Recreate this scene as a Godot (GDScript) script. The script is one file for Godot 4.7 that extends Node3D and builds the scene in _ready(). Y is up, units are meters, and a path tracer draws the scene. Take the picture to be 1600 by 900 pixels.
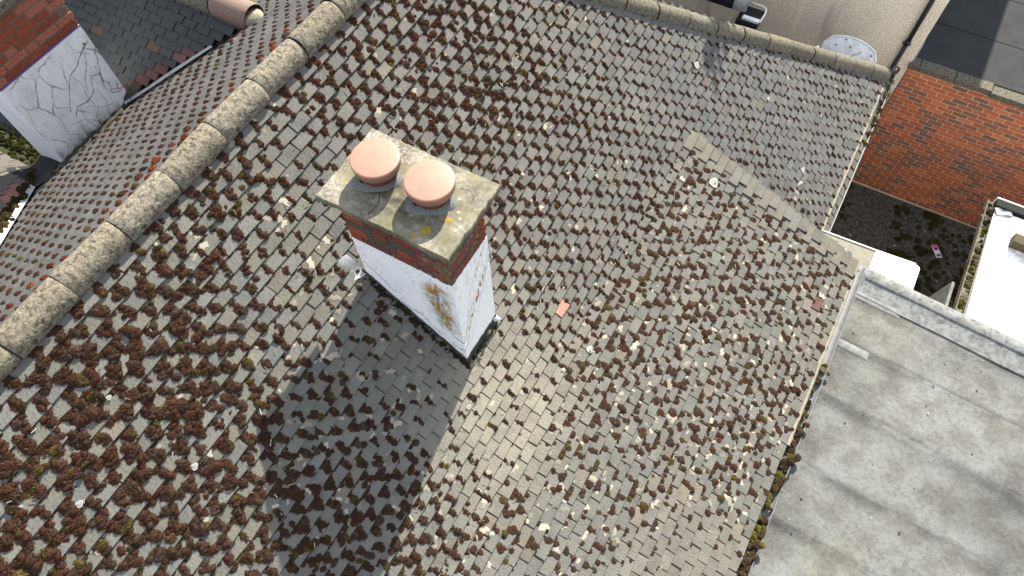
extends Node3D

# Metres, y up. +x runs down the main roof slope (towards the eaves), -z runs along its ridge away from the camera.
const H := 10.7            # height of the camera above the yard
const SUN_AZ := 7.0
const SUN_EL := 36.5
const PE := 42.0           # pitch of the main slope
const PL := 24.2           # pitch of the flatter lower slope
const PW := 32.5           # pitch of the far slope
const RX := -3.408          # the ridge
const RY := 7.0952
const KX := -0.9645        # the change of pitch
const VZ := -5.258         # verge of the lower slope
const EXX := 1.2065        # lower eaves
const HIPZ := -8.97        # eaves of the hipped end
const HIPX := 0.78

var M := {}
var rng := RandomNumberGenerator.new()
var names := {}
var noise := FastNoiseLite.new()

# ---------------------------------------------------------------- mesh builder
class MB:
	var v := PackedVector3Array()
	var n := PackedVector3Array()
	var c := PackedColorArray()
	var u := PackedVector2Array()
	func tri(a: Vector3, b: Vector3, d: Vector3, out: Vector3, col: Color, ua := Vector2.ZERO, ub := Vector2.ZERO, ud := Vector2.ZERO) -> void:
		var k := (b - a).cross(d - a)
		if k.length_squared() < 1e-16:
			return
		if k.dot(out) > 0.0:
			k = k.normalized()
			v.append(a); v.append(d); v.append(b)
			u.append(ua); u.append(ud); u.append(ub)
		else:
			k = -k.normalized()
			v.append(a); v.append(b); v.append(d)
			u.append(ua); u.append(ub); u.append(ud)
		for i in 3:
			n.append(k); c.append(col)
	func quad(a: Vector3, b: Vector3, d: Vector3, e: Vector3, out: Vector3, col: Color, uv := []) -> void:
		if uv.size() == 4:
			tri(a, b, d, out, col, uv[0], uv[1], uv[2])
			tri(a, d, e, out, col, uv[0], uv[2], uv[3])
		else:
			tri(a, b, d, out, col)
			tri(a, d, e, out, col)
	# eight corners: four of the base, four above them; top edges chamfered
	func hexa(lo: Array, hi: Array, ch: float, col: Color, bottom := false) -> void:
		var mid := Vector3.ZERO
		for p in lo: mid += p
		for p in hi: mid += p
		mid /= 8.0
		var mt := Vector3.ZERO
		for p in hi: mt += p
		mt /= 4.0
		var rim := []
		var top := []
		for i in 4:
			var dn: Vector3 = lo[i] - hi[i]
			rim.append(hi[i] + dn.normalized() * minf(ch, dn.length() * 0.5))
			var a: Vector3 = hi[(i + 1) % 4] - hi[i]
			var b: Vector3 = hi[(i + 3) % 4] - hi[i]
			top.append(hi[i] + a.normalized() * ch + b.normalized() * ch)
		quad(top[0], top[1], top[2], top[3], mt - mid, col)
		for i in 4:
			var j := (i + 1) % 4
			var o: Vector3 = (lo[i] + lo[j] + hi[i] + hi[j]) / 4.0 - mid
			if ch > 0.0:
				quad(rim[i], rim[j], top[j], top[i], o + (mt - mid), col)
			quad(lo[i], lo[j], rim[j], rim[i], o, col)
		if bottom:
			quad(lo[0], lo[1], lo[2], lo[3], mid - mt, col)
	func box(xf: Transform3D, s: Vector3, ch: float, col: Color) -> void:
		var h := s / 2.0
		var lo := []
		var hi := []
		for q in [Vector2(-1, -1), Vector2(1, -1), Vector2(1, 1), Vector2(-1, 1)]:
			lo.append(xf * Vector3(q.x * h.x, -h.y, q.y * h.z))
			hi.append(xf * Vector3(q.x * h.x, h.y, q.y * h.z))
		hexa(lo, hi, ch, col, true)
	func add(o: MB, xf: Transform3D, tint: Color) -> void:
		var b := xf.basis.orthonormalized()
		for i in o.v.size():
			v.append(xf * o.v[i]); n.append(b * o.n[i]); u.append(o.u[i])
			var k := o.c[i]
			c.append(Color(k.r * tint.r, k.g * tint.g, k.b * tint.b))
	func mesh() -> ArrayMesh:
		var a := []
		a.resize(Mesh.ARRAY_MAX)
		a[Mesh.ARRAY_VERTEX] = v
		a[Mesh.ARRAY_NORMAL] = n
		a[Mesh.ARRAY_COLOR] = c
		a[Mesh.ARRAY_TEX_UV] = u
		var m := ArrayMesh.new()
		m.add_surface_from_arrays(Mesh.PRIMITIVE_TRIANGLES, a)
		return m

# a smooth surface through rows of points
func sheet(rows: Array, col := Color.WHITE, closed := false, cols: Array = []) -> ArrayMesh:
	var st := SurfaceTool.new()
	st.begin(Mesh.PRIMITIVE_TRIANGLES)
	var w: int = rows[0].size()
	for i in rows.size():
		for j in w:
			st.set_color(cols[i][j] if cols.size() else col)
			st.set_uv(Vector2(float(j) / (w - 1), float(i) / (rows.size() - 1)))
			st.add_vertex(rows[i][j])
	for i in rows.size() - 1:
		for j in (w if closed else w - 1):
			var k := (j + 1) % w
			for q in [i * w + j, (i + 1) * w + j, i * w + k, i * w + k, (i + 1) * w + j, (i + 1) * w + k]:
				st.add_index(q)
	st.generate_normals()
	return st.commit()

func lathe(at: Vector3, prof: Array, segs := 40, wob := 0.0) -> ArrayMesh:
	var rows := []
	for p in prof:
		var r := []
		for j in segs:
			var a := TAU * j / segs
			var k := 1.0 + wob * noise.get_noise_3d(cos(a) * 60.0, p.y * 300.0, sin(a) * 60.0)
			r.append(at + Vector3(cos(a) * p.x * k, p.y, sin(a) * p.x * k))
		rows.append(r)
	return sheet(rows, Color.WHITE, true)

func tube(pts: Array, r: float, segs := 10) -> ArrayMesh:
	var rows := []
	for i in pts.size():
		var d: Vector3 = (pts[mini(i + 1, pts.size() - 1)] - pts[maxi(i - 1, 0)]).normalized()
		var s := d.cross(Vector3(0.31, 0.2, 0.93) if absf(d.y) > 0.9 else Vector3.UP).normalized()
		var t := d.cross(s)
		var row := []
		for j in segs:
			var a := TAU * j / segs
			row.append(pts[i] + s * cos(a) * r + t * sin(a) * r)
		rows.append(row)
	var cap0 := []
	var cap1 := []
	for j in segs:
		cap0.append(pts[0]); cap1.append(pts[-1])
	rows.push_front(cap0); rows.append(cap1)
	return sheet(rows, Color.WHITE, true)

# ---------------------------------------------------------------- naming
func numbered(s: String) -> String:
	if not names.has(s):
		names[s] = 0
		return s
	names[s] += 1
	return "%s_%03d" % [s, names[s]]

func thing(called: String, label: String, category: String, at := Vector3.ZERO, group := "") -> Node3D:
	var o := Node3D.new()
	o.name = numbered(called)
	add_child(o, true)
	o.position = at
	tag(o, label, category, group)
	return o

func tag(o: Node, label: String, category: String, group := "", kind := "") -> Node:
	if label: o.set_meta("label", label)
	if category: o.set_meta("category", category)
	if group: o.set_meta("group", group)
	if kind: o.set_meta("kind", kind)
	return o

# mesh given in world coordinates; a part keeps its thing's place
func obj(called: String, m: Mesh, mat: Material, parent: Node = self, label := "") -> MeshInstance3D:
	var o := MeshInstance3D.new()
	o.mesh = m
	o.material_override = mat
	if parent == self:
		o.name = numbered(called)
	else:
		if not parent.has_meta("_n"): parent.set_meta("_n", {})
		var d: Dictionary = parent.get_meta("_n")
		d[called] = d.get(called, -1) + 1
		o.name = called if d[called] == 0 else "%s_%03d" % [called, d[called]]
	parent.add_child(o, true)
	if parent != self:
		var p := parent
		while p is Node3D and p != self:
			o.position -= p.position
			p = p.get_parent()
	if label: o.set_meta("label", label)
	return o

func stuff(o: Node) -> Node:
	o.set_meta("kind", "stuff")
	return o

func structure(called: String, m: Mesh, mat: Material, label: String, category: String) -> Node:
	return tag(obj(called, m, mat), label, category, "", "structure")

func boxm(lo: Vector3, hi: Vector3, ch := 0.004, col := Color.WHITE) -> ArrayMesh:
	var b := MB.new()
	b.box(Transform3D(Basis(), (lo + hi) / 2.0), hi - lo, ch, col)
	return b.mesh()

func scatter(called: String, m: Mesh, mat: Material, xfs: Array, cols: Array, parent: Node) -> MultiMeshInstance3D:
	var mm := MultiMesh.new()
	mm.transform_format = MultiMesh.TRANSFORM_3D
	mm.use_colors = true
	mm.mesh = m
	mm.instance_count = xfs.size()
	for i in xfs.size():
		mm.set_instance_transform(i, xfs[i])
		mm.set_instance_color(i, cols[i])
	var o := MultiMeshInstance3D.new()
	o.multimesh = mm
	o.material_override = mat
	o.name = called
	parent.add_child(o, true)
	o.set_meta("kind", "stuff")
	return o

# ---------------------------------------------------------------- materials
func lin(r: float, g: float, b: float) -> Color:
	return Color(r, g, b).linear_to_srgb()

func ntex(px: int, freq: float, oct: int, stops: Array, kind := FastNoiseLite.TYPE_SIMPLEX_SMOOTH, sd := 1, warp := 0.0, bump := 0.0) -> NoiseTexture2D:
	var f := FastNoiseLite.new()
	f.noise_type = kind
	f.frequency = freq
	f.seed = sd
	f.fractal_octaves = oct
	f.fractal_gain = 0.6
	if oct <= 1:
		f.fractal_type = FastNoiseLite.FRACTAL_NONE
	if warp > 0.0:
		f.domain_warp_enabled = true
		f.domain_warp_amplitude = warp
		f.domain_warp_frequency = freq * 0.7
	var t := NoiseTexture2D.new()
	t.width = px
	t.height = px
	t.seamless = true
	t.generate_mipmaps = false
	t.noise = f
	if bump > 0.0:
		t.as_normal_map = true
		t.bump_strength = bump
	elif stops.size():
		var g := Gradient.new()
		var off := PackedFloat32Array()
		var cc := PackedColorArray()
		for s in stops:
			off.append(s[0])
			cc.append((s[1] as Color).linear_to_srgb())
		g.offsets = off
		g.colors = cc
		t.color_ramp = g
	return t

func grey(v: float) -> Color:
	return Color(v, v, v)

func mat(called: String, color: Color, rough := 0.9) -> StandardMaterial3D:
	var m := StandardMaterial3D.new()
	m.resource_name = called
	m.albedo_color = color
	m.roughness = rough
	m.metallic_specular = 0.3
	m.vertex_color_use_as_albedo = true
	M[called] = m
	return m

func tri_tex(m: StandardMaterial3D, t: Texture2D, metres: float, nt: Texture2D = null, ns := 1.0, world := true) -> StandardMaterial3D:
	m.albedo_texture = t
	m.uv1_triplanar = true
	m.uv1_world_triplanar = world
	m.uv1_scale = Vector3.ONE / metres
	m.uv1_triplanar_sharpness = 3.0
	if nt:
		m.normal_enabled = true
		m.normal_texture = nt
		m.normal_scale = ns
	return m

func detail(m: StandardMaterial3D, t: Texture2D, mask: Texture2D = null) -> void:
	m.detail_enabled = true
	m.detail_blend_mode = BaseMaterial3D.BLEND_MODE_MUL
	m.detail_albedo = t
	m.detail_uv_layer = BaseMaterial3D.DETAIL_UV_2
	m.uv2_triplanar = true
	m.uv2_world_triplanar = true

func make_materials() -> void:
	var rough_n := ntex(512, 0.05, 4, [], FastNoiseLite.TYPE_SIMPLEX_SMOOTH, 5, 0.0, 6.0)
	var fine_n := ntex(512, 0.2, 2, [], FastNoiseLite.TYPE_SIMPLEX_SMOOTH, 6, 0.0, 5.0)
	var grain := ntex(1024, 0.09, 4, [[0.0, grey(0.5)], [0.3, grey(0.72)], [0.5, grey(0.83)], [0.66, grey(0.92)], [0.8, grey(1.0)], [1.0, Color(1, 1, 0.97)]], FastNoiseLite.TYPE_SIMPLEX_SMOOTH, 11)
	var blot := ntex(512, 0.012, 4, [[0.0, Color(0.72, 0.72, 0.72)], [0.4, Color(0.9, 0.9, 0.9)], [0.6, grey(1.0)], [1.0, Color(1, 0.99, 0.94)]], FastNoiseLite.TYPE_SIMPLEX_SMOOTH, 12, 20.0)
	tri_tex(mat("concrete tile", Color.WHITE, 1.0), grain, 0.75, rough_n, 0.5)
	M["concrete tile"].metallic_specular = 0.12
	detail(M["concrete tile"], blot)
	M["concrete tile"].uv2_scale = Vector3.ONE / 1.3
	var tones := [[0.128, 0.128, 0.114], [0.146, 0.146, 0.133], [0.109, 0.109, 0.101], [0.163, 0.163, 0.146], [0.136, 0.131, 0.112], [0.121, 0.125, 0.117], [0.182, 0.179, 0.158], [0.151, 0.142, 0.117], [0.297, 0.276, 0.213], [0.420, 0.210, 0.165], [0.120, 0.070, 0.062]]
	for i in tones.size():
		var m: StandardMaterial3D = M["concrete tile"].duplicate()
		m.resource_name = "concrete tile tone"
		m.albedo_color = lin(tones[i][0], tones[i][1], tones[i][2])
		M["tile%d" % i] = m
	tri_tex(mat("dark tile", Color.WHITE, 0.9), grain, 0.6, rough_n, 0.4)
	var stip := ntex(512, 0.034, 6, [[0.0, grey(0.2)], [0.34, grey(0.45)], [0.48, grey(0.9)], [1.0, grey(1.0)]], FastNoiseLite.TYPE_SIMPLEX_SMOOTH, 23)
	var ridge_t := ntex(1024, 0.035, 5, [[0.0, Color(0.30, 0.29, 0.25)], [0.33, Color(0.58, 0.55, 0.47)], [0.5, Color(0.78, 0.74, 0.64)], [0.62, Color(0.9, 0.85, 0.74)], [0.8, Color(1, 0.97, 0.88)], [1.0, Color(1, 1, 1)]], FastNoiseLite.TYPE_SIMPLEX_SMOOTH, 21)
	tri_tex(mat("ridge concrete", lin(.225, .214, .19), 0.95), ridge_t, 0.8, rough_n, 0.5)
	detail(M["ridge concrete"], stip)
	M["ridge concrete"].uv2_scale = Vector3.ONE / 0.9
	tri_tex(mat("hip concrete", lin(.19, .185, .165), 0.95), ridge_t, 0.6, rough_n, 0.5)
	detail(M["hip concrete"], stip)
	M["hip concrete"].uv2_scale = Vector3.ONE / 0.7
	tri_tex(mat("mortar", lin(.26, .235, .18), 0.95), grain, 0.5, rough_n, 1.0)
	tri_tex(mat("dark mortar", lin(.055, .055, .05), 0.95), ridge_t, 0.4, rough_n, 1.0)
	var moss_t := ntex(512, 0.075, 3, [[0.0, Color(0.16, 0.15, 0.14)], [0.36, Color(0.3, 0.28, 0.27)], [0.5, Color(0.5, 0.47, 0.44)], [0.62, Color(0.75, 0.7, 0.62)], [0.74, Color(1, 0.92, 0.75)], [1.0, Color(1, 1, 0.9)]], FastNoiseLite.TYPE_SIMPLEX_SMOOTH, 31)
	tri_tex(mat("moss", Color.WHITE, 1.0), moss_t, 0.25, fine_n, 0.8)
	M["moss"].metallic_specular = 0.1
	tri_tex(mat("lichen", Color.WHITE, 0.95), grain, 0.2)
	var brick_t := ntex(512, 0.03, 5, [[0.0, Color(0.55, 0.5, 0.5)], [0.4, Color(0.82, 0.8, 0.78)], [0.65, Color(1, 0.98, 0.95)], [1.0, Color(1, 1, 1)]], FastNoiseLite.TYPE_SIMPLEX_SMOOTH, 41)
	var reds := [[0.470, 0.146, 0.070], [0.402, 0.128, 0.064], [0.514, 0.178, 0.083], [0.334, 0.121, 0.077], [0.223, 0.114, 0.089], [0.179, 0.108, 0.095], [0.424, 0.128, 0.057]]
	tri_tex(mat("brick", Color.WHITE, 0.9), brick_t, 0.5, rough_n, 0.6)
	for i in reds.size():
		var m: StandardMaterial3D = M["brick"].duplicate()
		m.albedo_color = lin(reds[i][0], reds[i][1], reds[i][2])
		M["brick%d" % i] = m
	var olds := [[0.211, 0.058, 0.035], [0.167, 0.048, 0.035], [0.247, 0.066, 0.035], [0.107, 0.044, 0.035], [0.176, 0.044, 0.030], [0.079, 0.066, 0.054]]
	for i in olds.size():
		var m: StandardMaterial3D = M["brick"].duplicate()
		m.albedo_color = lin(olds[i][0], olds[i][1], olds[i][2])
		M["old%d" % i] = m
	tri_tex(mat("joint", lin(.74, .61, .44), 0.95), grain, 0.4)
	tri_tex(mat("old joint", lin(.19, .175, .14), 0.95), grain, 0.4)
	tri_tex(mat("white paint", lin(.8, .81, .82), 0.75), ntex(512, 0.02, 4, [[0.0, grey(0.86)], [0.5, grey(0.96)], [1.0, grey(1.0)]], FastNoiseLite.TYPE_SIMPLEX_SMOOTH, 51), 0.9, rough_n, 0.3)
	var clay := mat("terracotta", lin(.27, .148, .108), 0.5)
	clay.metallic_specular = 0.45
	tri_tex(clay, ntex(512, 0.012, 4, [[0.0, Color(0.85, 0.82, 0.8)], [0.5, Color(0.95, 0.94, 0.93)], [1.0, Color(1, 1, 1)]], FastNoiseLite.TYPE_SIMPLEX_SMOOTH, 61), 0.5)
	tri_tex(mat("dark clay", lin(.11, .042, .03), 0.8), brick_t, 0.4)
	var lead := mat("lead", lin(.17, .19, .21), 0.5)
	tri_tex(lead, blot, 0.5, rough_n, 0.5)
	tri_tex(mat("pale lead", lin(.3, .315, .32), 0.55), blot, 0.6, rough_n, 0.4)
	tri_tex(mat("black lead", lin(.016, .017, .018), 0.85), blot, 0.5, rough_n, 0.8)
	tri_tex(mat("white plastic", lin(.8, .8, .79), 0.4), blot, 0.9)
	tri_tex(mat("cream board", lin(.155, .145, .115), 0.6), blot, 0.7)
	tri_tex(mat("grey plastic", lin(.15, .16, .165), 0.5), blot, 0.7)
	tri_tex(mat("aged white plastic", lin(.3, .31, .31), 0.5), blot, 0.4)
	mat("black plastic", lin(.018, .02, .022), 0.4)
	tri_tex(mat("iron", lin(.09, .07, .055), 0.6), blot, 0.2)
	var peb := ntex(1024, 0.075, 2, [[0.0, Color(0.3, 0.26, 0.23)], [0.36, Color(0.62, 0.56, 0.5)], [0.48, Color(0.9, 0.85, 0.78)], [0.6, Color(1, 0.97, 0.93)], [1.0, Color(1, 1, 1)]], FastNoiseLite.TYPE_SIMPLEX_SMOOTH, 71)
	tri_tex(mat("pebbledash", lin(.87, .815, .705), 0.95), peb, 1.6, fine_n, 1.0)
	detail(M["pebbledash"], ntex(512, 0.008, 3, [[0.0, grey(0.6)], [0.35, grey(0.95)], [1.0, grey(1)]], FastNoiseLite.TYPE_SIMPLEX_SMOOTH, 72))
	M["pebbledash"].uv2_scale = Vector3(0.5, 0.08, 0.5)
	var felt := ntex(1024, 0.12, 3, [[0.0, grey(0.7)], [0.5, grey(0.86)], [0.72, grey(0.96)], [1.0, grey(1)]], FastNoiseLite.TYPE_SIMPLEX_SMOOTH, 81)
	tri_tex(mat("black felt", lin(.036, .039, .042), 0.95), felt, 1.2, fine_n, 0.5)
	detail(M["black felt"], blot)
	M["black felt"].uv2_scale = Vector3.ONE / 2.6
	# the coated flat roof: cloudy, brushed, yellowed in places
	var coat := ntex(1024, 0.006, 6, [[0.0, Color(0.62, 0.6, 0.57)], [0.34, Color(0.76, 0.75, 0.72)], [0.5, Color(0.87, 0.87, 0.84)], [0.63, Color(0.95, 0.96, 0.95)], [1.0, Color(1, 1, 1)]], FastNoiseLite.TYPE_SIMPLEX_SMOOTH, 91, 60.0)
	tri_tex(mat("roof coating", lin(.14, .144, .145), 0.7), coat, 2.3, rough_n, 0.15)
	detail(M["roof coating"], ntex(1024, 0.02, 6, [[0.0, Color(0.68, 0.67, 0.62)], [0.4, Color(0.9, 0.89, 0.85)], [0.58, grey(1.0)], [1.0, grey(1.0)]], FastNoiseLite.TYPE_SIMPLEX_SMOOTH, 92, 45.0))
	M["roof coating"].uv2_scale = Vector3.ONE / 1.2
	tri_tex(mat("pale coating", lin(.165, .173, .178), 0.65), coat, 1.1, rough_n, 0.15)
	detail(M["pale coating"], ntex(512, 0.02, 5, [[0.0, Color(0.42, 0.43, 0.43)], [0.36, Color(0.7, 0.71, 0.71)], [0.5, Color(0.97, 0.97, 0.97)], [1.0, grey(1.0)]], FastNoiseLite.TYPE_SIMPLEX_SMOOTH, 93, 30.0))
	M["pale coating"].uv2_scale = Vector3.ONE / 0.8
	tri_tex(mat("patch strip", lin(.15, .158, .158), 0.6), coat, 0.8)
	var yard_t := ntex(1024, 0.02, 6, [[0.0, Color(0.3, 0.3, 0.28)], [0.4, Color(0.55, 0.53, 0.5)], [0.55, Color(0.75, 0.73, 0.7)], [0.7, Color(0.9, 0.88, 0.85)], [1.0, Color(1, 1, 1)]], FastNoiseLite.TYPE_SIMPLEX_SMOOTH, 101, 15.0)
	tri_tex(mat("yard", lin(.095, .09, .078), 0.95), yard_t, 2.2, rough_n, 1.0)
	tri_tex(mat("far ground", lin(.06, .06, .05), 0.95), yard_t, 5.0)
	tri_tex(mat("green moss", Color.WHITE, 1.0), moss_t, 0.3)
	tri_tex(mat("grit", lin(.2, .2, .2), 0.9), grain, 0.3)
	mat("glass", lin(.02, .025, .03), 0.1)
	var plain := mat("card", Color.WHITE, 0.6)
	plain.metallic_specular = 0.4

# ---------------------------------------------------------------- painted faces (cracks, stains)
func blank(w: int, h: int, c: Color) -> Image:
	var im := Image.create(w, h, false, Image.FORMAT_RGB8)
	im.fill(c)
	return im

func stain(im: Image, f: Callable) -> void:
	for y in im.get_height():
		for x in im.get_width():
			im.set_pixel(x, y, f.call(float(x) / im.get_width(), float(y) / im.get_height(), im.get_pixel(x, y)))

func crack(im: Image, pts: Array, wid: float, dark: float, jag := 0.006) -> void:
	var w := im.get_width()
	var h := im.get_height()
	for i in pts.size() - 1:
		var a: Vector2 = pts[i]
		var b: Vector2 = pts[i + 1]
		var steps := int((a - b).length() * w * 1.5) + 2
		for k in steps:
			var p := a.lerp(b, float(k) / steps)
			p += Vector2(noise.get_noise_2d(p.x * 3000, p.y * 3000), noise.get_noise_2d(p.y * 3000 + 700, p.x * 3000)) * jag * 2.0
			var r := wid * (0.55 + 0.9 * absf(noise.get_noise_2d(p.x * 900 + 50, p.y * 900)))
			for dx in range(-2, 3):
				for dy in range(-2, 3):
					var q := Vector2i(int(p.x * w) + dx, int(p.y * h) + dy)
					if q.x < 0 or q.y < 0 or q.x >= w or q.y >= h: continue
					var al := clampf(r - Vector2(dx, dy).length() + 0.5, 0.0, 1.0) * dark
					im.set_pixelv(q, im.get_pixelv(q).lerp(Color(0.13, 0.13, 0.14), al * 0.8))

func face_mat(called: String, im: Image, tint: Color, rough := 0.85) -> StandardMaterial3D:
	var m := mat(called, tint, rough)
	m.albedo_texture = ImageTexture.create_from_image(im)
	m.texture_repeat = false
	m.normal_enabled = true
	var hm: Image = im.duplicate()
	hm.convert(Image.FORMAT_RGBA8)
	hm.bump_map_to_normal_map(3.0)
	m.normal_texture = ImageTexture.create_from_image(hm)
	m.normal_scale = 0.6
	return m

func n2(x: float, y: float, f: float) -> float:
	return noise.get_noise_2d(x * f, y * f)

# ---------------------------------------------------------------- roof slopes
func slope(o: Vector3, d: Vector3, nrm: Vector3) -> Dictionary:
	return {"o": o, "d": d, "n": nrm, "x": nrm.cross(-d)}

# frame of one tile: tail centre, x along the course, y out of the roof, z up the slope
func tile_frame(s: Dictionary, along: float, down: float, jit: float) -> Transform3D:
	var x: Vector3 = s.x
	var d: Vector3 = s.d
	var nn: Vector3 = s.n
	var b := Basis(x, nn, -d)
	b = b * Basis(Vector3.RIGHT, deg_to_rad(9.0 + rng.randf_range(-0.3, 0.6) * jit))
	b = b * Basis(Vector3.UP, deg_to_rad(rng.randfn(0.0, 0.7) * jit))
	b = b * Basis(Vector3.BACK, deg_to_rad(rng.randfn(0.0, 0.8) * jit))
	var p: Vector3 = s.o + d * (down + rng.randfn(0.0, 0.0035) * jit) + nn * (0.032 + absf(rng.randfn(0.0, 0.0022)) * jit)
	p += x * along
	return Transform3D(b, p)

var tiles: Array = []       # MB of each shape
func make_tile_shapes(w := 0.1595, l := 0.2, t := 0.0175) -> Array:
	var out := []
	for k in 10:
		var b := MB.new()
		var lo := []
		var hi := []
		for q in [Vector2(-1, 0), Vector2(1, 0), Vector2(1, 1), Vector2(-1, 1)]:
			var e := Vector3(rng.randf_range(-1, 1) * 0.0022, 0, rng.randf_range(-1, 1) * 0.0025)
			if q.y == 0.0 and k >= 7 and (q.x < 0) == (k % 2 == 0):
				e.z += rng.randf_range(0.008, 0.02)   # a worn corner
				e.x -= q.x * rng.randf_range(0.004, 0.01)
			lo.append(Vector3(q.x * w / 2, 0, q.y * l) + e)
			hi.append(Vector3(q.x * w / 2, t * rng.randf_range(0.85, 1.15), q.y * l) + e)
		b.hexa(lo, hi, 0.003, Color.WHITE)
		# the sides and the tail are coloured a little darker than the top
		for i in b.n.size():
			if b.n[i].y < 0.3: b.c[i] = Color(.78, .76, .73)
		out.append(b)
	return out

func main_slopes() -> Dictionary:
	var e := deg_to_rad(PE)
	var l := deg_to_rad(PL)
	var w := deg_to_rad(PW)
	var ne := Vector3(sin(e), cos(e), 0)
	var nl := Vector3(sin(l), cos(l), 0)
	var nw := Vector3(-sin(w), cos(w), 0)
	var top := Vector3(RX, RY, 0)
	var kink := Vector3(KX, RY - (KX - RX) * tan(e), 0)
	return {
		"east": slope(top - ne * 0.042, Vector3(cos(e), -sin(e), 0), ne),
		"low": slope(kink - nl * 0.042, Vector3(cos(l), -sin(l), 0), nl),
		"west": slope(top - nw * 0.042, Vector3(-cos(w), -sin(w), 0), nw),
	}

func hip_x(z: float) -> float:   # the hip in plan
	return lerpf(HIPX, -2.05, (z - HIPZ) / (-5.64 - HIPZ))

func roof_y(x: float, z: float) -> float:
	if x > KX and z > VZ:
		return RY - (KX - RX) * tan(deg_to_rad(PE)) - (x - KX) * tan(deg_to_rad(PL))
	return RY - (x - RX) * tan(deg_to_rad(PE))

# how the roof looks at a place: [moss cover, moss size, rustiness, cream scabs]
const LOOK := [
	[-2.78, .63, .97, 1.2, .6, .15], [-3.13, .05, .97, 1.15, .6, .15], [-2.33, .28, .95, 1.12, .55, .25], [-2.71, -.35, .92, 1.0, .5, .2],
	[-3.2, -.6, .92, 1.0, .6, .15], [-2.98, -1.13, .9, .95, .6, .15], [-3.0, -1.45, .88, .85, .6, .1], [-2.5, -1.38, .65, .7, .4, .1],
	[-2.6, -1.9, .5, .6, .5, .05], [-3.02, -3.09, .95, .78, .9, .08], [-2.86, -3.76, .97, .85, .9, .1], [-2.3, -4.3, .9, .68, .8, .1],
	[-2.07, -4.6, .85, .55, .8, .05], [-1.5, -5.0, .8, .45, .7, .05], [-1.18, -6.03, .6, .36, .7, .03], [.02, -6.9, .5, .36, .7, .06],
	[.02, -5.26, .7, .45, .7, .1], [-1.09, -4.19, .9, .55, .8, .15], [-1.27, -3.14, .9, .62, .8, .25], [-1.2, -2.7, .97, .72, .7, .4],
	[-1.37, -1.6, .12, .35, .3, .1], [-1.25, -2.0, .15, .4, .3, .15], [-1.5, -1.2, .2, .4, .3, .2], [-.75, -2.75, .98, .68, .7, .6],
	[-.26, -2.53, .6, .5, .6, .6], [.5, -2.38, .92, .5, .7, .7], [.1, -1.8, .65, .48, .5, .5], [.85, -1.75, .35, .42, .2, .2],
	[.75, -1.3, .2, .36, .2, .1], [-.45, -1.08, .5, .45, .4, .35], [-.85, -.8, .6, .55, .4, .4], [-1.3, -.5, .85, .75, .4, .35],
	[-1.68, .0, .96, .95, .4, .3], [-1.8, -.9, .75, .7, .2, .6], [-2.15, -1.3, .4, .5, .2, .6], [-2.19, -.84, .85, .85, .3, .4], [-1.9, -.45, .95, .95, .3, .35], [1.06, -4.6, .75, .45, .5, .4],
	[0.0, -4.3, .85, .5, .7, .25], [.6, -3.4, .85, .45, .6, .7], [-2.0, .6, .95, 1.0, .5, .25], [-1.2, .3, .8, .75, .4, .3], [0.9, -.9, .2, .36, .2, .1],
]
func look_at_roof(x: float, z: float) -> Array:
	var acc := [0.0, 0.0, 0.0, 0.0]
	var ws := 0.0
	for p in LOOK:
		var dd: float = (x - p[0]) * (x - p[0]) + (z - p[1]) * (z - p[1])
		var w := 1.0 / (dd * dd + 0.003)
		ws += w
		for i in 4: acc[i] += p[i + 2] * w
	for i in 4: acc[i] /= ws
	return acc

func pale(x: float, z: float) -> float:   # tiles washed clean below the stack
	var a := exp(-pow((x + 1.12) / 0.46, 2.0) - pow((z + 1.62) / 0.78, 2.0)) * 1.2
	return clampf(a + n2(x, z, 90.0) * 0.25 * a, 0.0, 1.0)

func tile_tone(x: float, z: float) -> Color:
	var k := rng.randf_range(0.85, 1.04)
	var c := Color(.142, .14, .129)
	if x > 0.2 and z > -2.0: c = Color(.16, .152, .137)
	elif z < -5.2: c = Color(.13, .131, .125)
	c = c * k
	if rng.randf() < 0.06: c = c * Color(1.1, 1.03, .95)
	return c.lerp(Color(.235, .22, .178) * rng.randf_range(0.88, 1.08), pale(x, z))

func tone_index(c: Color) -> int:
	if c.r > 0.225: return 8
	var best := 0
	var bd := 9.0
	for i in 8:
		var t: Color = M["tile%d" % i].albedo_color.srgb_to_linear()
		var d := absf(t.r - c.r) + absf(t.g - c.g) + absf(t.b - c.b)
		if d < bd:
			bd = d
			best = i
	return best

# a piece that shares its mesh with others, placed in the world
func piece(called: String, m: Mesh, mt: Material, parent: Node, xf: Transform3D) -> MeshInstance3D:
	var o := obj(called, m, mt, parent)
	var shift := o.position
	o.transform = xf
	o.position += shift
	return o

var eye: Camera3D
func seen(p: Vector3) -> bool:
	var q := eye.transform.affine_inverse() * p
	if q.z > -0.1: return false
	var f := tan(deg_to_rad(eye.fov / 2.0))
	return absf(q.x / -q.z) < f * 16.0 / 9.0 * 1.02 and absf(q.y / -q.z) < f * 1.02

# ---------------------------------------------------------------- the main house
var moss_x := [[], [], [], []]
var moss_c := [[], [], [], []]
var scab_x := []
var scab_c := []

func moss_colour(rust: float, small := 0.0) -> Color:
	var c := Color(.082, .053, .041).lerp(Color(.075, .056, .044), rng.randf())
	c = c.lerp(Color(.16, .052, .031), rust * rng.randf() * 0.6)
	if rng.randf() < 0.07 + 0.12 * small: c = c.lerp(Color(.14, .13, .036), rng.randf_range(0.2, 0.75))
	elif rng.randf() < 0.12: c = c.lerp(Color(.115, .1, .09), 0.5)
	return c.lerp(Color(.08, .059, .045), small * 0.5)

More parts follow.
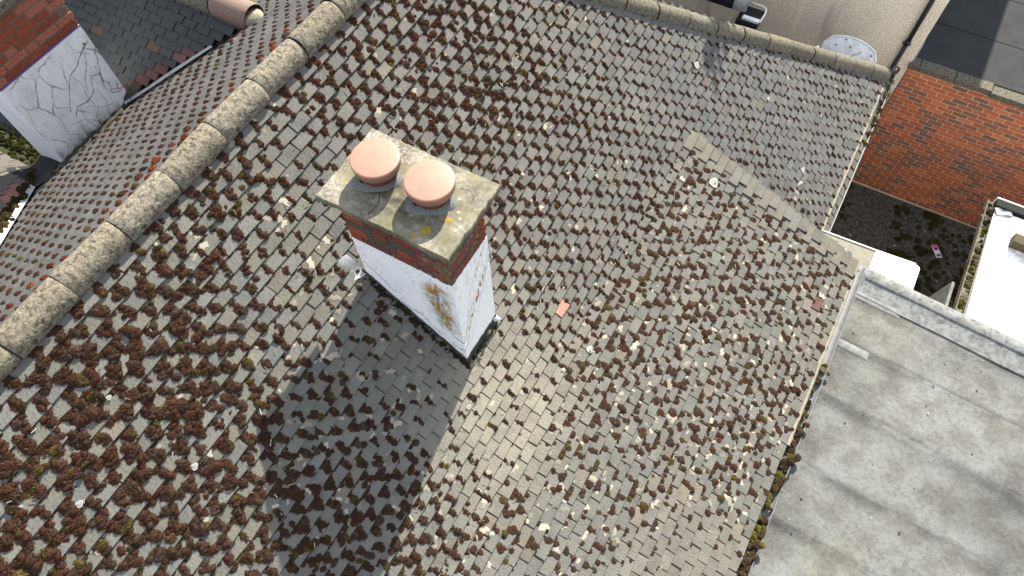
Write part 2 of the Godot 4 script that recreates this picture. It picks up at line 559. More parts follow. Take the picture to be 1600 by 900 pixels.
func put_moss(f: Transform3D, at: Vector3, sz: Vector3, col: Color, turn := 0.0) -> void:
	var b := f.basis * Basis(Vector3.UP, turn) * Basis.from_scale(sz)
	var k := rng.randi() % 4
	moss_x[k].append(Transform3D(b, f * at))
	moss_c[k].append(col)

func put_scab(f: Transform3D, at: Vector3, r: float, col: Color) -> void:
	var b := f.basis * Basis(Vector3.UP, rng.randf() * TAU) * Basis.from_scale(Vector3(r * rng.randf_range(0.7, 1.9), 0.4, r))
	scab_x.append(Transform3D(b, f * at))
	scab_c.append(col)

func dress_tile(f: Transform3D, p: Vector3, west: bool, course: int) -> void:
	var q := look_at_roof(p.x, p.z)
	if west:
		q = [0.75, 0.42, 0.55, 0.03]
		if p.x > RX - 0.5: q = [0.9, 0.55, 1.1 + 0.5 * n2(p.x, p.z, 120.0), 0.02]
	var cover: float = q[0]
	var big: float = q[1]
	var low := p.x > KX + 0.1 and p.z > VZ
	var patchy := n2(p.x, p.z, 55.0)
	if rng.randf() < cover * (1.5 + patchy * 0.4):
		# the joint beside this tile, from its tail up to the tail above
		var even := big < 0.85 and not low
		var k := big * (rng.randf_range(0.85, 1.2) if even else rng.randf_range(0.7, 1.3)) * (1.0 + patchy * 0.4)
		var along := 0.083 + rng.randfn(0.0, 0.004 if even else 0.006)
		if west:
			var wc := moss_colour(q[2])
			if p.x > RX - 0.55 and rng.randf() < 0.55: wc = Color(.2, .07, .036) * rng.randf_range(0.7, 1.2)
			put_moss(f, Vector3(along, 0.012, 0.03), Vector3(0.036 * k + 0.006, 0.024 * k + 0.003, 0.045 * k + 0.015), wc, rng.randfn(0.0, 0.3))
		elif low:
			var m := 1 + int(cover * rng.randf() * 8.5)
			for i in m:
				var r := rng.randf_range(0.012, 0.028) * (0.75 + big * 0.6)
				var edge := rng.randf() < 0.55
				put_moss(f, Vector3(along + rng.randfn(0.0, 0.012) if edge else rng.randf_range(-0.08, 0.08), 0.014, rng.randf_range(0.0, 0.095) if edge else 0.088 + rng.randfn(0.0, 0.008)), Vector3(r * 1.15, r * 0.45, r * rng.randf_range(0.9, 1.7)), moss_colour(q[2], 0.3), rng.randfn(0.0, 0.5))
		else:
			# one full cushion where it is thick, else a ragged strip of small ones filling the joint
			if k > 0.36:
				put_moss(f, Vector3(along, 0.006, 0.05 + rng.randfn(0.0, 0.006)), Vector3(0.02 + 0.024 * k, 0.008 + 0.0095 * k, 0.039 + 0.018 * k), moss_colour(q[2]), rng.randfn(0.0, 0.25))
			var m := 2 + int(k * 1.5)
			for i in m:
				var w := rng.randf_range(0.015, 0.024) * (0.75 + 0.35 * k) + 0.016 * k * rng.randf()
				var zz := lerpf(0.008, 0.096, (i + rng.randf()) / m)
				put_moss(f, Vector3(along + rng.randfn(0.0, 0.006 + 0.006 * k), 0.010, zz), Vector3(w, 0.010 + 0.013 * k, rng.randf_range(0.016, 0.027)), moss_colour(q[2]), rng.randfn(0.0, 0.3))
			if k > 0.5:
				# spreading sideways over the tiles, mostly along the tails above
				var extra := int(k * k * 3.0 + rng.randf())
				for i in extra:
					var r := rng.randf_range(0.018, 0.036) * (0.45 + k * 0.5)
					var up := rng.randf() < 0.5
					put_moss(f, Vector3(along + rng.randfn(0.0, 0.042 * k), 0.009, (0.09 + rng.randfn(0.0, 0.008)) if up else (0.05 + rng.randfn(0.0, 0.03))), Vector3(r * 1.15, r * 0.6 + 0.003, r * rng.randf_range(0.8, 1.3)), moss_colour(q[2]), rng.randf() * 3.0)
	# a line of thin moss in the corner below the tail above
	if not west and rng.randf() < cover * 0.8:
		var m := 1 + int(rng.randf() * (1.2 + 3.0 * big * cover))
		for i in m:
			var r := rng.randf_range(0.008, 0.015) * (0.7 + big * 0.5)
			put_moss(f, Vector3(rng.randf_range(-0.085, 0.085), 0.012, 0.097), Vector3(r * 1.7, r * 0.9, r * 0.8), moss_colour(q[2]), rng.randfn(0.0, 0.15))
	var sc: float = q[3]
	if not west and rng.randf() < sc * 1.1:
		for i in 1 + rng.randi() % 2:
			put_scab(f, Vector3(rng.randf_range(-0.085, 0.085), 0.0178, 0.1 - absf(rng.randfn(0.0, 0.035))), rng.randf_range(0.008, 0.032), Color(.29, .262, .21) * rng.randf_range(0.55, 1.2))
	elif rng.randf() < 0.035:
		put_scab(f, Vector3(rng.randf_range(-0.06, 0.06), 0.0165, rng.randf_range(0.02, 0.09)), rng.randf_range(0.004, 0.01), Color(.26, .26, .245))

func gable_a_y(z: float) -> float:   # the dark gable roof beyond the far slope
	return 6.2 - absf(z + 3.45) * tan(deg_to_rad(34.5))
func gable_b_y(z: float) -> float:
	return 5.37 + (0.62 + 1.28) * tan(deg_to_rad(36.0)) - absf(z - 0.62) * tan(deg_to_rad(36.0))

func build_tiles(roof: Node) -> void:
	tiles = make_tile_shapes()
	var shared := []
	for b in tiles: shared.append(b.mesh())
	var sl := main_slopes()
	var list := []      # [distance, frame, shape, colour, forced tone]
	var joined := {"east": MB.new(), "low": MB.new(), "west": MB.new()}
	var e := deg_to_rad(PE)
	var lower_n := 23
	var kink_len := (KX - RX) / cos(e)
	var g_e := kink_len / 33.0
	var g_l := (EXX - KX) / cos(deg_to_rad(PL)) / 23.0
	var step := 0.1662
	var reds := []
	for which in ["east", "low", "west"]:
		var s: Dictionary = sl[which]
		var rows := 58 if which == "east" else (lower_n if which == "low" else 48)
		var g := g_l if which == "low" else (g_e if which == "east" else 0.1)
		for k in rows:
			var down := (k + 1) * g
			var z := 3.0 - (step * 0.5 if k % 2 else 0.0)
			while z > HIPZ - 0.05:
				z -= step * (1.0 + rng.randfn(0.0, 0.004))
				var verge := false
				var p: Vector3 = s.o + s.d * down
				p.z = z
				if which == "east":
					if z > VZ + 0.02 and k > 33: continue
					if p.x + 0.02 < hip_x(z) - 9.0: continue
					if z < -3.95 and p.x < hip_x(z) + 0.02: continue
				elif which == "low":
					if z < VZ + 0.02: continue
				else:
					if z < -4.3: continue
					var y := p.y
					if y < gable_a_y(z) - 0.05 and z < -1.59 or y < gable_b_y(z) - 0.05 and z > -1.62: continue
				# the top course is cut short at the ridge
				var short: bool = k == 0 and which != "low"
				# the stack stands through the slope
				if p.x > -2.3 and p.x < -1.56 and z > -2.13 and z < -1.72 and which == "east": continue
				var f := tile_frame(s, z * (1.0 if which != "west" else -1.0), down, 1.0)
				if short: f.basis = f.basis * Basis.from_scale(Vector3(1, 1, 0.47))
				var c := tile_tone(p.x, z)
				var tone := -1
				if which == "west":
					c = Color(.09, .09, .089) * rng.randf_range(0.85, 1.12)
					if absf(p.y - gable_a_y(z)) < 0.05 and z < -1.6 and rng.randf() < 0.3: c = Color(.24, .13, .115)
				var vis: bool = seen(p) and which != "west"
				if which == "east" and Vector2(p.x + 1.08, z + 2.62).length() < 0.085 and not reds.has(9):
					reds.append(9)
					tone = 9
				if which == "low" and Vector2(p.x - 1.03, z + 4.44).length() < 0.1 and not reds.has(10):
					reds.append(10)
					tone = 10
				if tone < 0: dress_tile(f, p, which == "west", k)
				list.append([p.distance_to(eye.position) if vis else 99.0, f, rng.randi() % 10, c, tone, which])
		if which == "low":
			# the verge: whole tiles and tile-and-a-halves by turns, bedded on mortar
			for k in rows:
				var wide := 1.0 if k % 2 else 1.55
				var f := tile_frame(s, VZ + 0.08 * wide - 0.02, (k + 1) * g, 0.6)
				f.origin += s.n * 0.012
				f.basis = f.basis * Basis.from_scale(Vector3(wide, 1.1, 1.0))
				list.append([0.0, f, rng.randi() % 7, tile_tone(1.0, -5.0).lerp(Color(.17, .155, .125), 0.55 if k % 2 == 0 else 0.2), -2, which])
	list.sort_custom(func(a, b): return a[0] < b[0])
	var made := 0
	for t in list:
		if made < 300 and t[0] < 90.0 or t[4] >= 0:
			var tone: int = t[4] if t[4] >= 0 else tone_index(t[3])
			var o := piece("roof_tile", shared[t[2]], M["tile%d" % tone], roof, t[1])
			if t[4] == 9: o.set_meta("label", "salmon pink roof tile among grey ones below the chimney")
			if t[4] == 10: o.set_meta("label", "dull red roof tile near the lower eaves")
			made += 1
		else:
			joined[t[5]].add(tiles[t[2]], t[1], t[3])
	for which in joined:
		stuff(obj("roof_tiles", joined[which].mesh(), M["concrete tile"], roof))

func half_round(a: Vector3, b: Vector3, r: float, up: Vector3, ext := 0.5, sd := 0.0, wob := 0.006, thick := 0.0, col := Color.WHITE) -> ArrayMesh:
	var d := (b - a).normalized()
	var s := d.cross(up).normalized()
	var t := s.cross(d).normalized()
	var rows := []
	var nl := 14
	for i in nl + 1:
		var f := float(i) / nl
		var p := a.lerp(b, f)
		var row := []
		var rr := r * (1.0 - 0.0)
		if i == 0 or i == nl: rr = r - 0.0035
		if i == 0: p = a.lerp(b, 0.004)
		if i == nl: p = a.lerp(b, 0.996)
		if i == 1: p = a.lerp(b, 0.012)
		if i == nl - 1: p = a.lerp(b, 0.988)
		for j in 25:
			var ang := lerpf(-ext, PI + ext, j / 24.0)
			var q := p + s * cos(ang) * rr + t * sin(ang) * rr
			var k := noise.get_noise_3d(q.x * 180 + sd, q.y * 180, q.z * 180) * wob + noise.get_noise_3d(q.x * 900, q.y * 900 + sd, q.z * 900) * wob * 0.8
			q += (q - p).normalized() * k
			row.append(q)
		rows.append(row)
	return sheet(rows, col)

func build_ridges(house: Node) -> void:
	var z := 0.055 + 0.45 * 6
	var i := 0
	while z > -3.95:
		var dy := rng.randfn(0.0, 0.004)
		var a := Vector3(RX + rng.randfn(0.0, 0.004), RY - 0.022 + dy, z)
		var b := Vector3(RX + rng.randfn(0.0, 0.004), RY - 0.022 - dy, maxf(z - 0.4495, -4.0))
		obj("ridge_tile", half_round(a, b, 0.108 + rng.randfn(0.0, 0.002), Vector3.UP, 0.4, i * 31.0, 0.004, 0.0, Color(1, .985, .96) * rng.randf_range(.84, 1.06)), M["ridge concrete"], house)
		z -= 0.45
		i += 1
	# bedding mortar under the ridge, ragged along both edges
	var rows := []
	for side in [-1.0, 1.0]:
		rows = []
		var zz := 2.9
		while zz > -4.0:
			var k := noise.get_noise_2d(zz * 400, side * 50) * 0.016
			var row := []
			for q in [[0.05, -0.045], [0.076, -0.066], [0.095 + k * .7, -0.095], [0.1, -0.13]]:
				row.append(Vector3(RX + side * q[0], RY - 0.02 + q[1] + (0.022 if side < 0 else 0.0), zz))
			rows.append(row)
			zz -= 0.03
		obj("ridge_mortar", sheet(rows), M["mortar"], house)
	# the hip, from the corner of the eaves up to the ridge
	var a0 := Vector3(HIPX - 0.03, roof_y(HIPX, HIPZ) - 0.03, HIPZ + 0.02)
	var zr := HIPZ + (RX - HIPX) / (-2.05 - HIPX) * (-5.64 - HIPZ)
	var a1 := Vector3(RX, RY - 0.06, zr)
	var n := 12
	var len := (a1 - a0).length()
	var d := (a1 - a0) / len
	var t := 0.0
	while t < len - 0.1:
		var ll := minf(0.455, len - t)
		obj("hip_tile", half_round(a0 + d * t, a0 + d * (t + ll - 0.006), 0.104 + (0.004 if int(t * 10) % 2 else 0.0), Vector3.UP, 0.2, t * 20.0, 0.004, 0.0, Color(1, .985, .96) * rng.randf_range(.8, 1.06)), M["hip concrete"], house)
		t += 0.46
	# closed end of the lowest hip tile
	var dome := []
	for i2 in 6:
		var row := []
		for j in 21:
			var ang := lerpf(-0.3, PI + 0.3, j / 20.0)
			var rr := 0.1 * cos(i2 * 0.3)
			var s := d.cross(Vector3.UP).normalized()
			var tt := s.cross(d).normalized()
			row.append(a0 - d * (0.06 * sin(i2 * 0.3)) + s * cos(ang) * rr + tt * sin(ang) * rr)
		dome.append(row)
	obj("hip_end", sheet(dome), M["hip concrete"], house)
	# hip iron: a flat bar ending in a scroll
	var s := d.cross(Vector3.UP).normalized()
	var rows2 := []
	for i3 in 60:
		var f := i3 / 59.0
		var c: Vector2
		if f < 0.35:
			c = Vector2(-0.12 + f / 0.35 * 0.27, -0.07)
		else:
			var g := (f - 0.35) / 0.65
			var ang := -PI / 2 + g * TAU * 1.25
			c = Vector2(0.15, 0.03) + Vector2(cos(ang), sin(ang)) * (0.1 - g * 0.07)
		var p := a0 - Vector3(d.x, 0, d.z).normalized() * c.x + Vector3.UP * (c.y - 0.02)
		rows2.append([p - s * 0.02, p + s * 0.02, p + s * 0.02 + Vector3(0.004, 0.004, 0.0), p - s * 0.02 + Vector3(0.004, 0.004, 0.0), p - s * 0.02])
	obj("hip_iron", sheet(rows2), M["iron"], house, "rusty scrolled hip iron at the foot of the hip")

func gutter(a: Vector3, b: Vector3, r: float, mt: Material, house: Node, called := "gutter", label := "") -> void:
	var d := (b - a).normalized()
	var s := d.cross(Vector3.UP).normalized()
	var rows := []
	var nn := 24
	for i in nn + 1:
		var p := a.lerp(b, float(i) / nn) + Vector3.UP * noise.get_noise_1d(i * 40.0) * 0.004
		var row := []
		for q in 11:
			var ang := PI + PI * q / 10.0
			row.append(p + s * cos(ang) * r + Vector3.UP * sin(ang) * r)
		row.append(row[-1] + s * 0.008 + Vector3.UP * 0.004)
		for q in 11:
			var ang := TAU - PI * q / 10.0
			row.append(p + s * cos(ang) * (r + 0.006) + Vector3.UP * (sin(ang) * (r + 0.006)))
		row.append(row[0])
		rows.append(row)
	obj(called, sheet(rows), mt, house, label)

# a course of bricks standing proud of a wall face
func brick_face(o: Vector3, right: Vector3, out: Vector3, wid: float, courses: int, ch: float, mats: Array, parent: Node, limit: int, bond: String, stepv := Vector3.UP, seen_x := 99.0) -> void:
	var j := 0.0135
	var bl := 0.215
	var variants := {}
	var rest := MB.new()
	var made := 0
	var all := []
	for k in courses:
		var x := 0.0
		var i := 0
		if bond == "stretcher" and k % 2: x = -(bl + j) / 2.0
		while x < wid - 0.01:
			var l := bl
			if bond == "mixed" and (k + i) % 3 == 0: l = 0.1025
			if bond == "mixed" and i == 0 and k % 2: l = 0.16
			var x0 := maxf(x, 0.0)
			var x1 := minf(x + l, wid)
			if x1 - x0 > 0.03:
				all.append([x0, x1, k])
			x += l + j
			i += 1
	for q in all:
		var w := snappedf(q[1] - q[0], 0.005)
		var vi := rng.randi() % 3
		var key := "%.3f_%d" % [w, vi]
		var shape: MB
		if not variants.has(key):
			shape = MB.new()
			var lo := []
			var hi := []
			for c in [Vector2(0, 0), Vector2(w, 0), Vector2(w, ch - j), Vector2(0, ch - j)]:
				var e := Vector2(rng.randf_range(-1, 1), rng.randf_range(-1, 1)) * 0.0018
				lo.append(right * (c.x + e.x) + Vector3.UP * (c.y + e.y))
				hi.append(right * (c.x + e.x) + Vector3.UP * (c.y + e.y) + out * rng.randf_range(0.008, 0.011))
			shape.hexa(lo, hi, 0.003, Color.WHITE)
			variants[key] = [shape, shape.mesh()]
		var at: Vector3 = o + right * q[0] + Vector3.UP * (q[2] * ch + j / 2)
		var mi: int = [0, 1, 1, 2, 3, 3, 4, 4, 5, 6][rng.randi() % 10]
		mi = mini(mi, mats.size() - 1) if mats.size() < 7 else mi
		var xf := Transform3D(Basis(), at)
		if made < limit and q[0] < seen_x and seen(at):
			piece("brick", variants[key][1], mats[mi], parent, xf)
			made += 1
		else:
			var tone: Color = mats[mi].albedo_color.srgb_to_linear()
			rest.add(variants[key][0], xf, tone)
	if rest.v.size():
		stuff(obj("bricks", rest.mesh(), M["brick"], parent))

func build_stack(house: Node) -> void:
	var st := Node3D.new()
	st.name = "chimney"
	house.add_child(st, true)
	st.position = Vector3(-1.94, 5.6, -1.92) - house.position
	st.set_meta("label", "white rendered brick chimney with two capped clay pots")
	var x0 := -2.349
	var x1 := -1.536
	var z0 := -2.15
	var z1 := -1.695
	var yw := H - 4.05
	var yc := H - 3.652
	# rendered shaft, a face for each painted side
	var hp := 560
	var im := blank(420, hp, Color(0.955, 0.96, 0.965))
	stain(im, func(u: float, v: float, c: Color) -> Color:
		var k := 1.0 - 0.05 * absf(n2(u, v, 900)) - 0.16 * smoothstep(0.12, 0.5, n2(u, v + 3.0, 3200)) * smoothstep(0.0, 0.3, n2(u + 7.0, v, 420) + 0.12)
		var o := Color(c.r * k, c.g * k, c.b * k)
		var bx := u - 0.83 + 0.03 * sin(v * 9.0)
		var grime := exp(-pow(bx / 0.105, 2.0)) * smoothstep(0.02, 0.12, v) * (1.0 - smoothstep(0.36, 0.52, v))
		grime *= clampf(0.75 + n2(u, v, 1600) * 0.9, 0, 1)
		o = o.lerp(Color(0.42, 0.43, 0.40), clampf(grime, 0, 1) * 0.85)
		var org := grime * smoothstep(0.05, 0.3, n2(u + 2.0, v, 900) + 0.22 - absf(bx) * 1.6)
		o = o.lerp(Color(0.62, 0.44, 0.17), clampf(org * 1.2, 0, 0.85))
		return o)
	crack(im, [Vector2(0.02, 0.18), Vector2(0.09, 0.22), Vector2(0.2, 0.27), Vector2(0.3, 0.34)], 1.2, 0.8)
	crack(im, [Vector2(0.33, 0.4), Vector2(0.45, 0.44), Vector2(0.55, 0.43), Vector2(0.66, 0.52), Vector2(0.75, 0.55)], 1.3, 0.85)
	crack(im, [Vector2(0.88, 0.5), Vector2(0.93, 0.52), Vector2(1.0, 0.535)], 1.8, 1.0)
	crack(im, [Vector2(0.86, 0.6), Vector2(0.94, 0.63), Vector2(1.0, 0.62)], 1.6, 1.0)
	crack(im, [Vector2(0.9, 0.7), Vector2(0.97, 0.73), Vector2(1.0, 0.74)], 1.3, 0.9)
	crack(im, [Vector2(0.9, 0.16), Vector2(0.95, 0.15), Vector2(1.0, 0.17)], 1.0, 0.6)
	var front := face_mat("front render", im, lin(.86, .865, .87))
	var im2 := blank(300, hp, Color(0.96, 0.96, 0.955))
	stain(im2, func(u: float, v: float, c: Color) -> Color:
		var k := 1.0 - 0.05 * absf(n2(u, v, 900)) - 0.10 * smoothstep(0.15, 0.5, n2(u, v + 9.0, 2800))
		var o := Color(c.r * k, c.g * k, c.b * k)
		var st1 := (u - 0.1) * 0.62 + (v - 0.46)    # streaks run down to the left
		for q in [[0.62, 0.30, 0.16, 0.018], [0.68, 0.10, 0.14, 0.014], [0.5, 0.34, 0.28, 0.03]]:
			var along: float = u - q[0]
			var off: float = v - (q[1] - along * 0.42) + 0.02 * n2(u, v, 700)
			var a := exp(-pow(along / q[2], 2.0) - pow(off / q[3], 2.0)) * clampf(0.3 + n2(u + 5.0, v, 1300) * 2.2, 0, 1)
			o = o.lerp(Color(0.62, 0.43, 0.2), clampf(a * 1.4, 0, 0.9))
		var g := smoothstep(0.1, 0.4, n2(u * 0.6 + v, v * 0.2 - u, 700)) * 0.14 * smoothstep(0.6, 0.1, v)
		return o.lerp(Color(0.5, 0.48, 0.42), g))
	crack(im2, [Vector2(0.0, 0.53), Vector2(0.08, 0.5), Vector2(0.18, 0.42), Vector2(0.3, 0.33)], 1.4, 0.9)
	crack(im2, [Vector2(0.0, 0.62), Vector2(0.12, 0.585), Vector2(0.2, 0.5), Vector2(0.3, 0.42), Vector2(0.36, 0.3)], 1.4, 0.95)
	crack(im2, [Vector2(0.1, 0.66), Vector2(0.4, 0.5), Vector2(0.7, 0.32), Vector2(1.0, 0.16)], 0.9, 0.55)
	crack(im2, [Vector2(0.28, 0.3), Vector2(0.5, 0.14), Vector2(0.66, 0.04)], 0.8, 0.5)
	var side := face_mat("side render", im2, lin(.84, .845, .84))
	var yb := H - 5.75
	var b := MB.new()
	var e := 0.006
	b.quad(Vector3(x0, yw, z1), Vector3(x1, yw, z1), Vector3(x1, yb, z1), Vector3(x0, yb, z1), Vector3.BACK, Color.WHITE, [Vector2(0, 0), Vector2(1, 0), Vector2(1, 1), Vector2(0, 1)])
	obj("render", b.mesh(), front, st)
	b = MB.new()
	b.quad(Vector3(x1, yw, z1), Vector3(x1, yw, z0), Vector3(x1, yb, z0), Vector3(x1, yb, z1), Vector3.RIGHT, Color.WHITE, [Vector2(0, 0), Vector2(1, 0), Vector2(1, 1), Vector2(0, 1)])
	obj("render", b.mesh(), side, st)
	b = MB.new()
	b.quad(Vector3(x0, yw, z0), Vector3(x1, yw, z0), Vector3(x1, yb, z0), Vector3(x0, yb, z0), Vector3.FORWARD, Color.WHITE)
	b.quad(Vector3(x0, yw, z0), Vector3(x0, yw, z1), Vector3(x0, yb, z1), Vector3(x0, yb, z0), Vector3.LEFT, Color.WHITE)
	b.quad(Vector3(x0, yw, z0), Vector3(x1, yw, z0), Vector3(x1, yw, z1), Vector3(x0, yw, z1), Vector3.UP, Color.WHITE)
	obj("render", b.mesh(), M["white paint"], st)
	# brick collar: five courses
	obj("brick_core", boxm(Vector3(x0 + .009, yw - .002, z0 + .009), Vector3(x1 - .009, yc, z1 - .009), 0.0), M["old joint"], st)
	var om := [M["old0"], M["old1"], M["old2"], M["old3"], M["old4"], M["old5"]]
	var hh := (yc - yw) / 5.0
	brick_face(Vector3(x0, yw + .002, z1 - .008), Vector3.RIGHT, Vector3.BACK, x1 - x0, 5, hh, om, st, 99, "mixed")
	brick_face(Vector3(x1 - .008, yw + .002, z1), Vector3.FORWARD, Vector3.RIGHT, z1 - z0, 5, hh, om, st, 99, "stretcher")
	# lime scale and lichen over the corner of the collar
	var crust := []
	var crc := []
	for i in 850:
		var on_front := i % 2 == 0
		var tt := absf(rng.randfn(0.0, 0.5)) * (0.42 if on_front else 0.85)
		var yy := rng.randf_range(yw + 0.01, yc - 0.01)
		var p := Vector3(x1 - tt * 0.55, yy, z1 + .0015) if on_front else Vector3(x1 + .0015, yy, z1 - tt * 0.6)
		if p.x < x0 + .1 or p.z < z0 + .02: continue
		var bb := Basis(Vector3.RIGHT, PI / 2) if on_front else Basis(Vector3.BACK, -PI / 2)
		bb = bb * Basis(Vector3.UP, rng.randf() * TAU) * Basis.from_scale(Vector3(1, .35, 1) * rng.randf_range(.006, .022))
		crust.append(Transform3D(bb, p - st.position - house.position))
		crc.append(Color(.1, .105, .09) * rng.randf_range(0.6, 1.3) if rng.randf() < 0.86 else Color(.26, .19, .05))
	scatter("crust", scab_mesh(3), M["lichen"], crust, crc, st)
	# capping slab
	var cx0 := -2.49
	var cx1 := -1.477
	var cz0 := -2.292
	var cz1 := -1.648
	var cy := H - 3.6
	var cim := blank(640, 410, Color(0.87, 0.858, 0.805))
	stain(cim, func(u: float, v: float, c: Color) -> Color:
		var k := 0.82 + 0.16 * n2(u * 1.55, v, 1500) + 0.22 * n2(u * 1.55, v, 240)
		var o := Color(c.r * k, c.g * k, c.b * k)
		# pale crust of lichen towards the far left
		var w := smoothstep(0.62, 0.1, u + v * 0.28 + 0.25 * n2(u, v, 260)) * smoothstep(-0.15, 0.25, n2(u * 1.55, v, 1900))
		o = o.lerp(Color(0.93, 0.93, 0.94), w * 0.75)
		# dark growth between and in front of the pots
		for q in [[0.36, 0.62, 0.15, 0.2], [0.30, 0.42, 0.07, 0.08], [0.62, 0.7, 0.13, 0.17], [0.2, 0.55, 0.06, 0.1]]:
			var a := exp(-pow((u - q[0]) / q[2], 2.0) - pow((v - q[1]) / q[3], 2.0))
			o = o.lerp(Color(0.3, 0.31, 0.26), clampf(a * (0.55 + n2(u + 4.0, v, 700) * 1.1), 0, 0.85))
		o = o.lerp(Color(0.68, 0.655, 0.53), smoothstep(0.05, 0.4, n2(u + 1.3, v, 330)) * 0.5)
		for q in [[0.045, 0.42, 0.03], [0.11, 0.70, 0.028], [0.47, 0.30, 0.045], [0.43, 0.22, 0.03], [0.78, 0.50, 0.035], [0.84, 0.62, 0.045], [0.77, 0.82, 0.06], [0.12, 0.57, 0.02], [0.5, 0.4, 0.03], [0.73, 0.92, 0.04]]:
			var d := Vector2((u - q[0]) * 1.55, v - q[1]).length() + 0.022 * n2(u, v, 1600)
			var a := smoothstep(q[2], q[2] * 0.55, d) * smoothstep(-0.25, 0.1, n2(u + 9.0, v, 2600))
			o = o.lerp(Color(0.9, 0.72, 0.1), a)
		for q in [[0.82, 0.36, 0.022], [0.9, 0.55, 0.02], [0.87, 0.5, 0.02], [0.93, 0.63, 0.02], [0.7, 0.15, 0.02], [0.92, 0.68, 0.018]]:
			var d := Vector2((u - q[0]) * 1.55, v - q[1]).length() + 0.012 * n2(u, v, 1900)
			o = o.lerp(Color(0.97, 0.97, 0.95), smoothstep(q[2], q[2] * 0.6, d) * (0.5 + 0.5 * smoothstep(q[2] * 0.3, q[2] * 0.6, d)))
		return o)
	crack(cim, [Vector2(0.45, 0.18), Vector2(0.55, 0.2), Vector2(0.62, 0.16), Vector2(0.72, 0.2)], 1.2, 0.7)
	crack(cim, [Vector2(0.78, 0.25), Vector2(0.85, 0.22), Vector2(0.92, 0.32)], 0.9, 0.6)
	crack(cim, [Vector2(0.36, 0.66), Vector2(0.40, 0.78), Vector2(0.39, 0.93)], 1.4, 0.8)
	var capm := face_mat("cap", cim, lin(.31, .3, .268), 0.95)
	capm.normal_scale = 1.2
	# slab with a worn, uneven edge, built from a ring of points
	var ring := []
	var nx := 26
	var nz := 16
	for i in nx: ring.append(Vector2(lerpf(cx0, cx1, float(i) / nx), cz1))
	for i in nz: ring.append(Vector2(cx1, lerpf(cz1, cz0, float(i) / nz)))
	for i in nx: ring.append(Vector2(lerpf(cx1, cx0, float(i) / nx), cz0))
	for i in nz: ring.append(Vector2(cx0, lerpf(cz0, cz1, float(i) / nz)))
	var mid := Vector2((cx0 + cx1) / 2, (cz0 + cz1) / 2)
	for i in ring.size():
		var p: Vector2 = ring[i]
		ring[i] = p + (mid - p).normalized() * (0.004 + absf(noise.get_noise_2d(p.x * 700, p.y * 700)) * 0.02)
	var sb := MB.new()
	var uvf := func(p: Vector2) -> Vector2: return Vector2((p.x - cx0) / (cx1 - cx0), (p.y - cz0) / (cz1 - cz0))
	for i in ring.size():
		var p: Vector2 = ring[i]
		var q: Vector2 = ring[(i + 1) % ring.size()]
		var pi := p.lerp(mid, 0.012)
		var qi := q.lerp(mid, 0.012)
		sb.tri(Vector3(mid.x, cy + 0.012, mid.y), Vector3(pi.x, cy, pi.y), Vector3(qi.x, cy, qi.y), Vector3.UP, Color.WHITE, uvf.call(mid), uvf.call(pi), uvf.call(qi))
		var out := Vector3(p.x - mid.x, 0.3, p.y - mid.y)
		sb.quad(Vector3(pi.x, cy, pi.y), Vector3(qi.x, cy, qi.y), Vector3(q.x, cy - 0.008, q.y), Vector3(p.x, cy - 0.008, p.y), out, Color.WHITE, [uvf.call(pi), uvf.call(qi), uvf.call(q), uvf.call(p)])
		sb.quad(Vector3(p.x, cy - 0.008, p.y), Vector3(q.x, cy - 0.008, q.y), Vector3(q.x, cy - 0.05, q.y), Vector3(p.x, cy - 0.05, p.y), out, Color(.8, .78, .75), [uvf.call(p), uvf.call(q), uvf.call(q), uvf.call(p)])
		sb.tri(Vector3(mid.x, cy - 0.051, mid.y), Vector3(p.x, cy - 0.05, p.y), Vector3(q.x, cy - 0.05, q.y), Vector3.DOWN, Color(.6, .58, .55), uvf.call(mid), uvf.call(p), uvf.call(q))
	obj("capping_slab", sb.mesh(), capm, st)
	# pots
	for q in [Vector2(-2.215, -1.989), Vector2(-1.819, -2.004)]:
		var at := Vector3(q.x, cy, q.y)
		obj("pot_mortar", lathe(at, [Vector2(.168, -.004), Vector2(.156, .01), Vector2(.146, .018), Vector2(.132, .026), Vector2(.11, .03)], 48, 0.4), M["pot bedding"], st)
		obj("chimney_pot", lathe(at, [Vector2(.122, .0), Vector2(.122, .06), Vector2(.128, .066), Vector2(.141, .07), Vector2(.144, .075), Vector2(.144, .1), Vector2(.13, .105), Vector2(.06, .11)]), M["dark clay"], st)
		var lid := [Vector2(.125, .098), Vector2(.15, .098), Vector2(.1535, .101), Vector2(.155, .13), Vector2(.158, .133), Vector2(.159, .157), Vector2(.158, .162), Vector2(.1545, .1645), Vector2(.148, .166), Vector2(.13, .168), Vector2(.09, .1715), Vector2(.04, .174), Vector2(.001, .1745)]
		obj("pot_lid", lathe(at, lid, 56), M["terracotta"], st)
	# mortar fillet along the foot of the stack, lumpy, and a slipped lead flashing
	for seg in [[Vector3(x0 - .03, 0, z1), Vector3(x1 + .03, 0, z1), Vector3.BACK], [Vector3(x1, 0, z1 + .02), Vector3(x1, 0, z0), Vector3.RIGHT]]:
		var rows := []
		for i in 46:
			var p: Vector3 = (seg[0] as Vector3).lerp(seg[1], i / 45.0)
			var row := []
			for j in 6:
				var f := j / 5.0
				var o: Vector3 = seg[2] * (0.003 + f * 0.024)
				var w := p + o
				w.y = roof_y(w.x, w.z) + 0.03 * (1.0 - f) + 0.016 - 0.012 * f + noise.get_noise_3d(w.x * 1400, j * 120, w.z * 1400) * 0.024
				w += (seg[2] as Vector3) * noise.get_noise_3d(w.z * 1300, w.x * 1300, j * 90) * 0.016
				row.append(w)
			rows.append(row)
		obj("mortar_fillet", sheet(rows), M["dark mortar"], st)
	var foot := []
	var footc := []
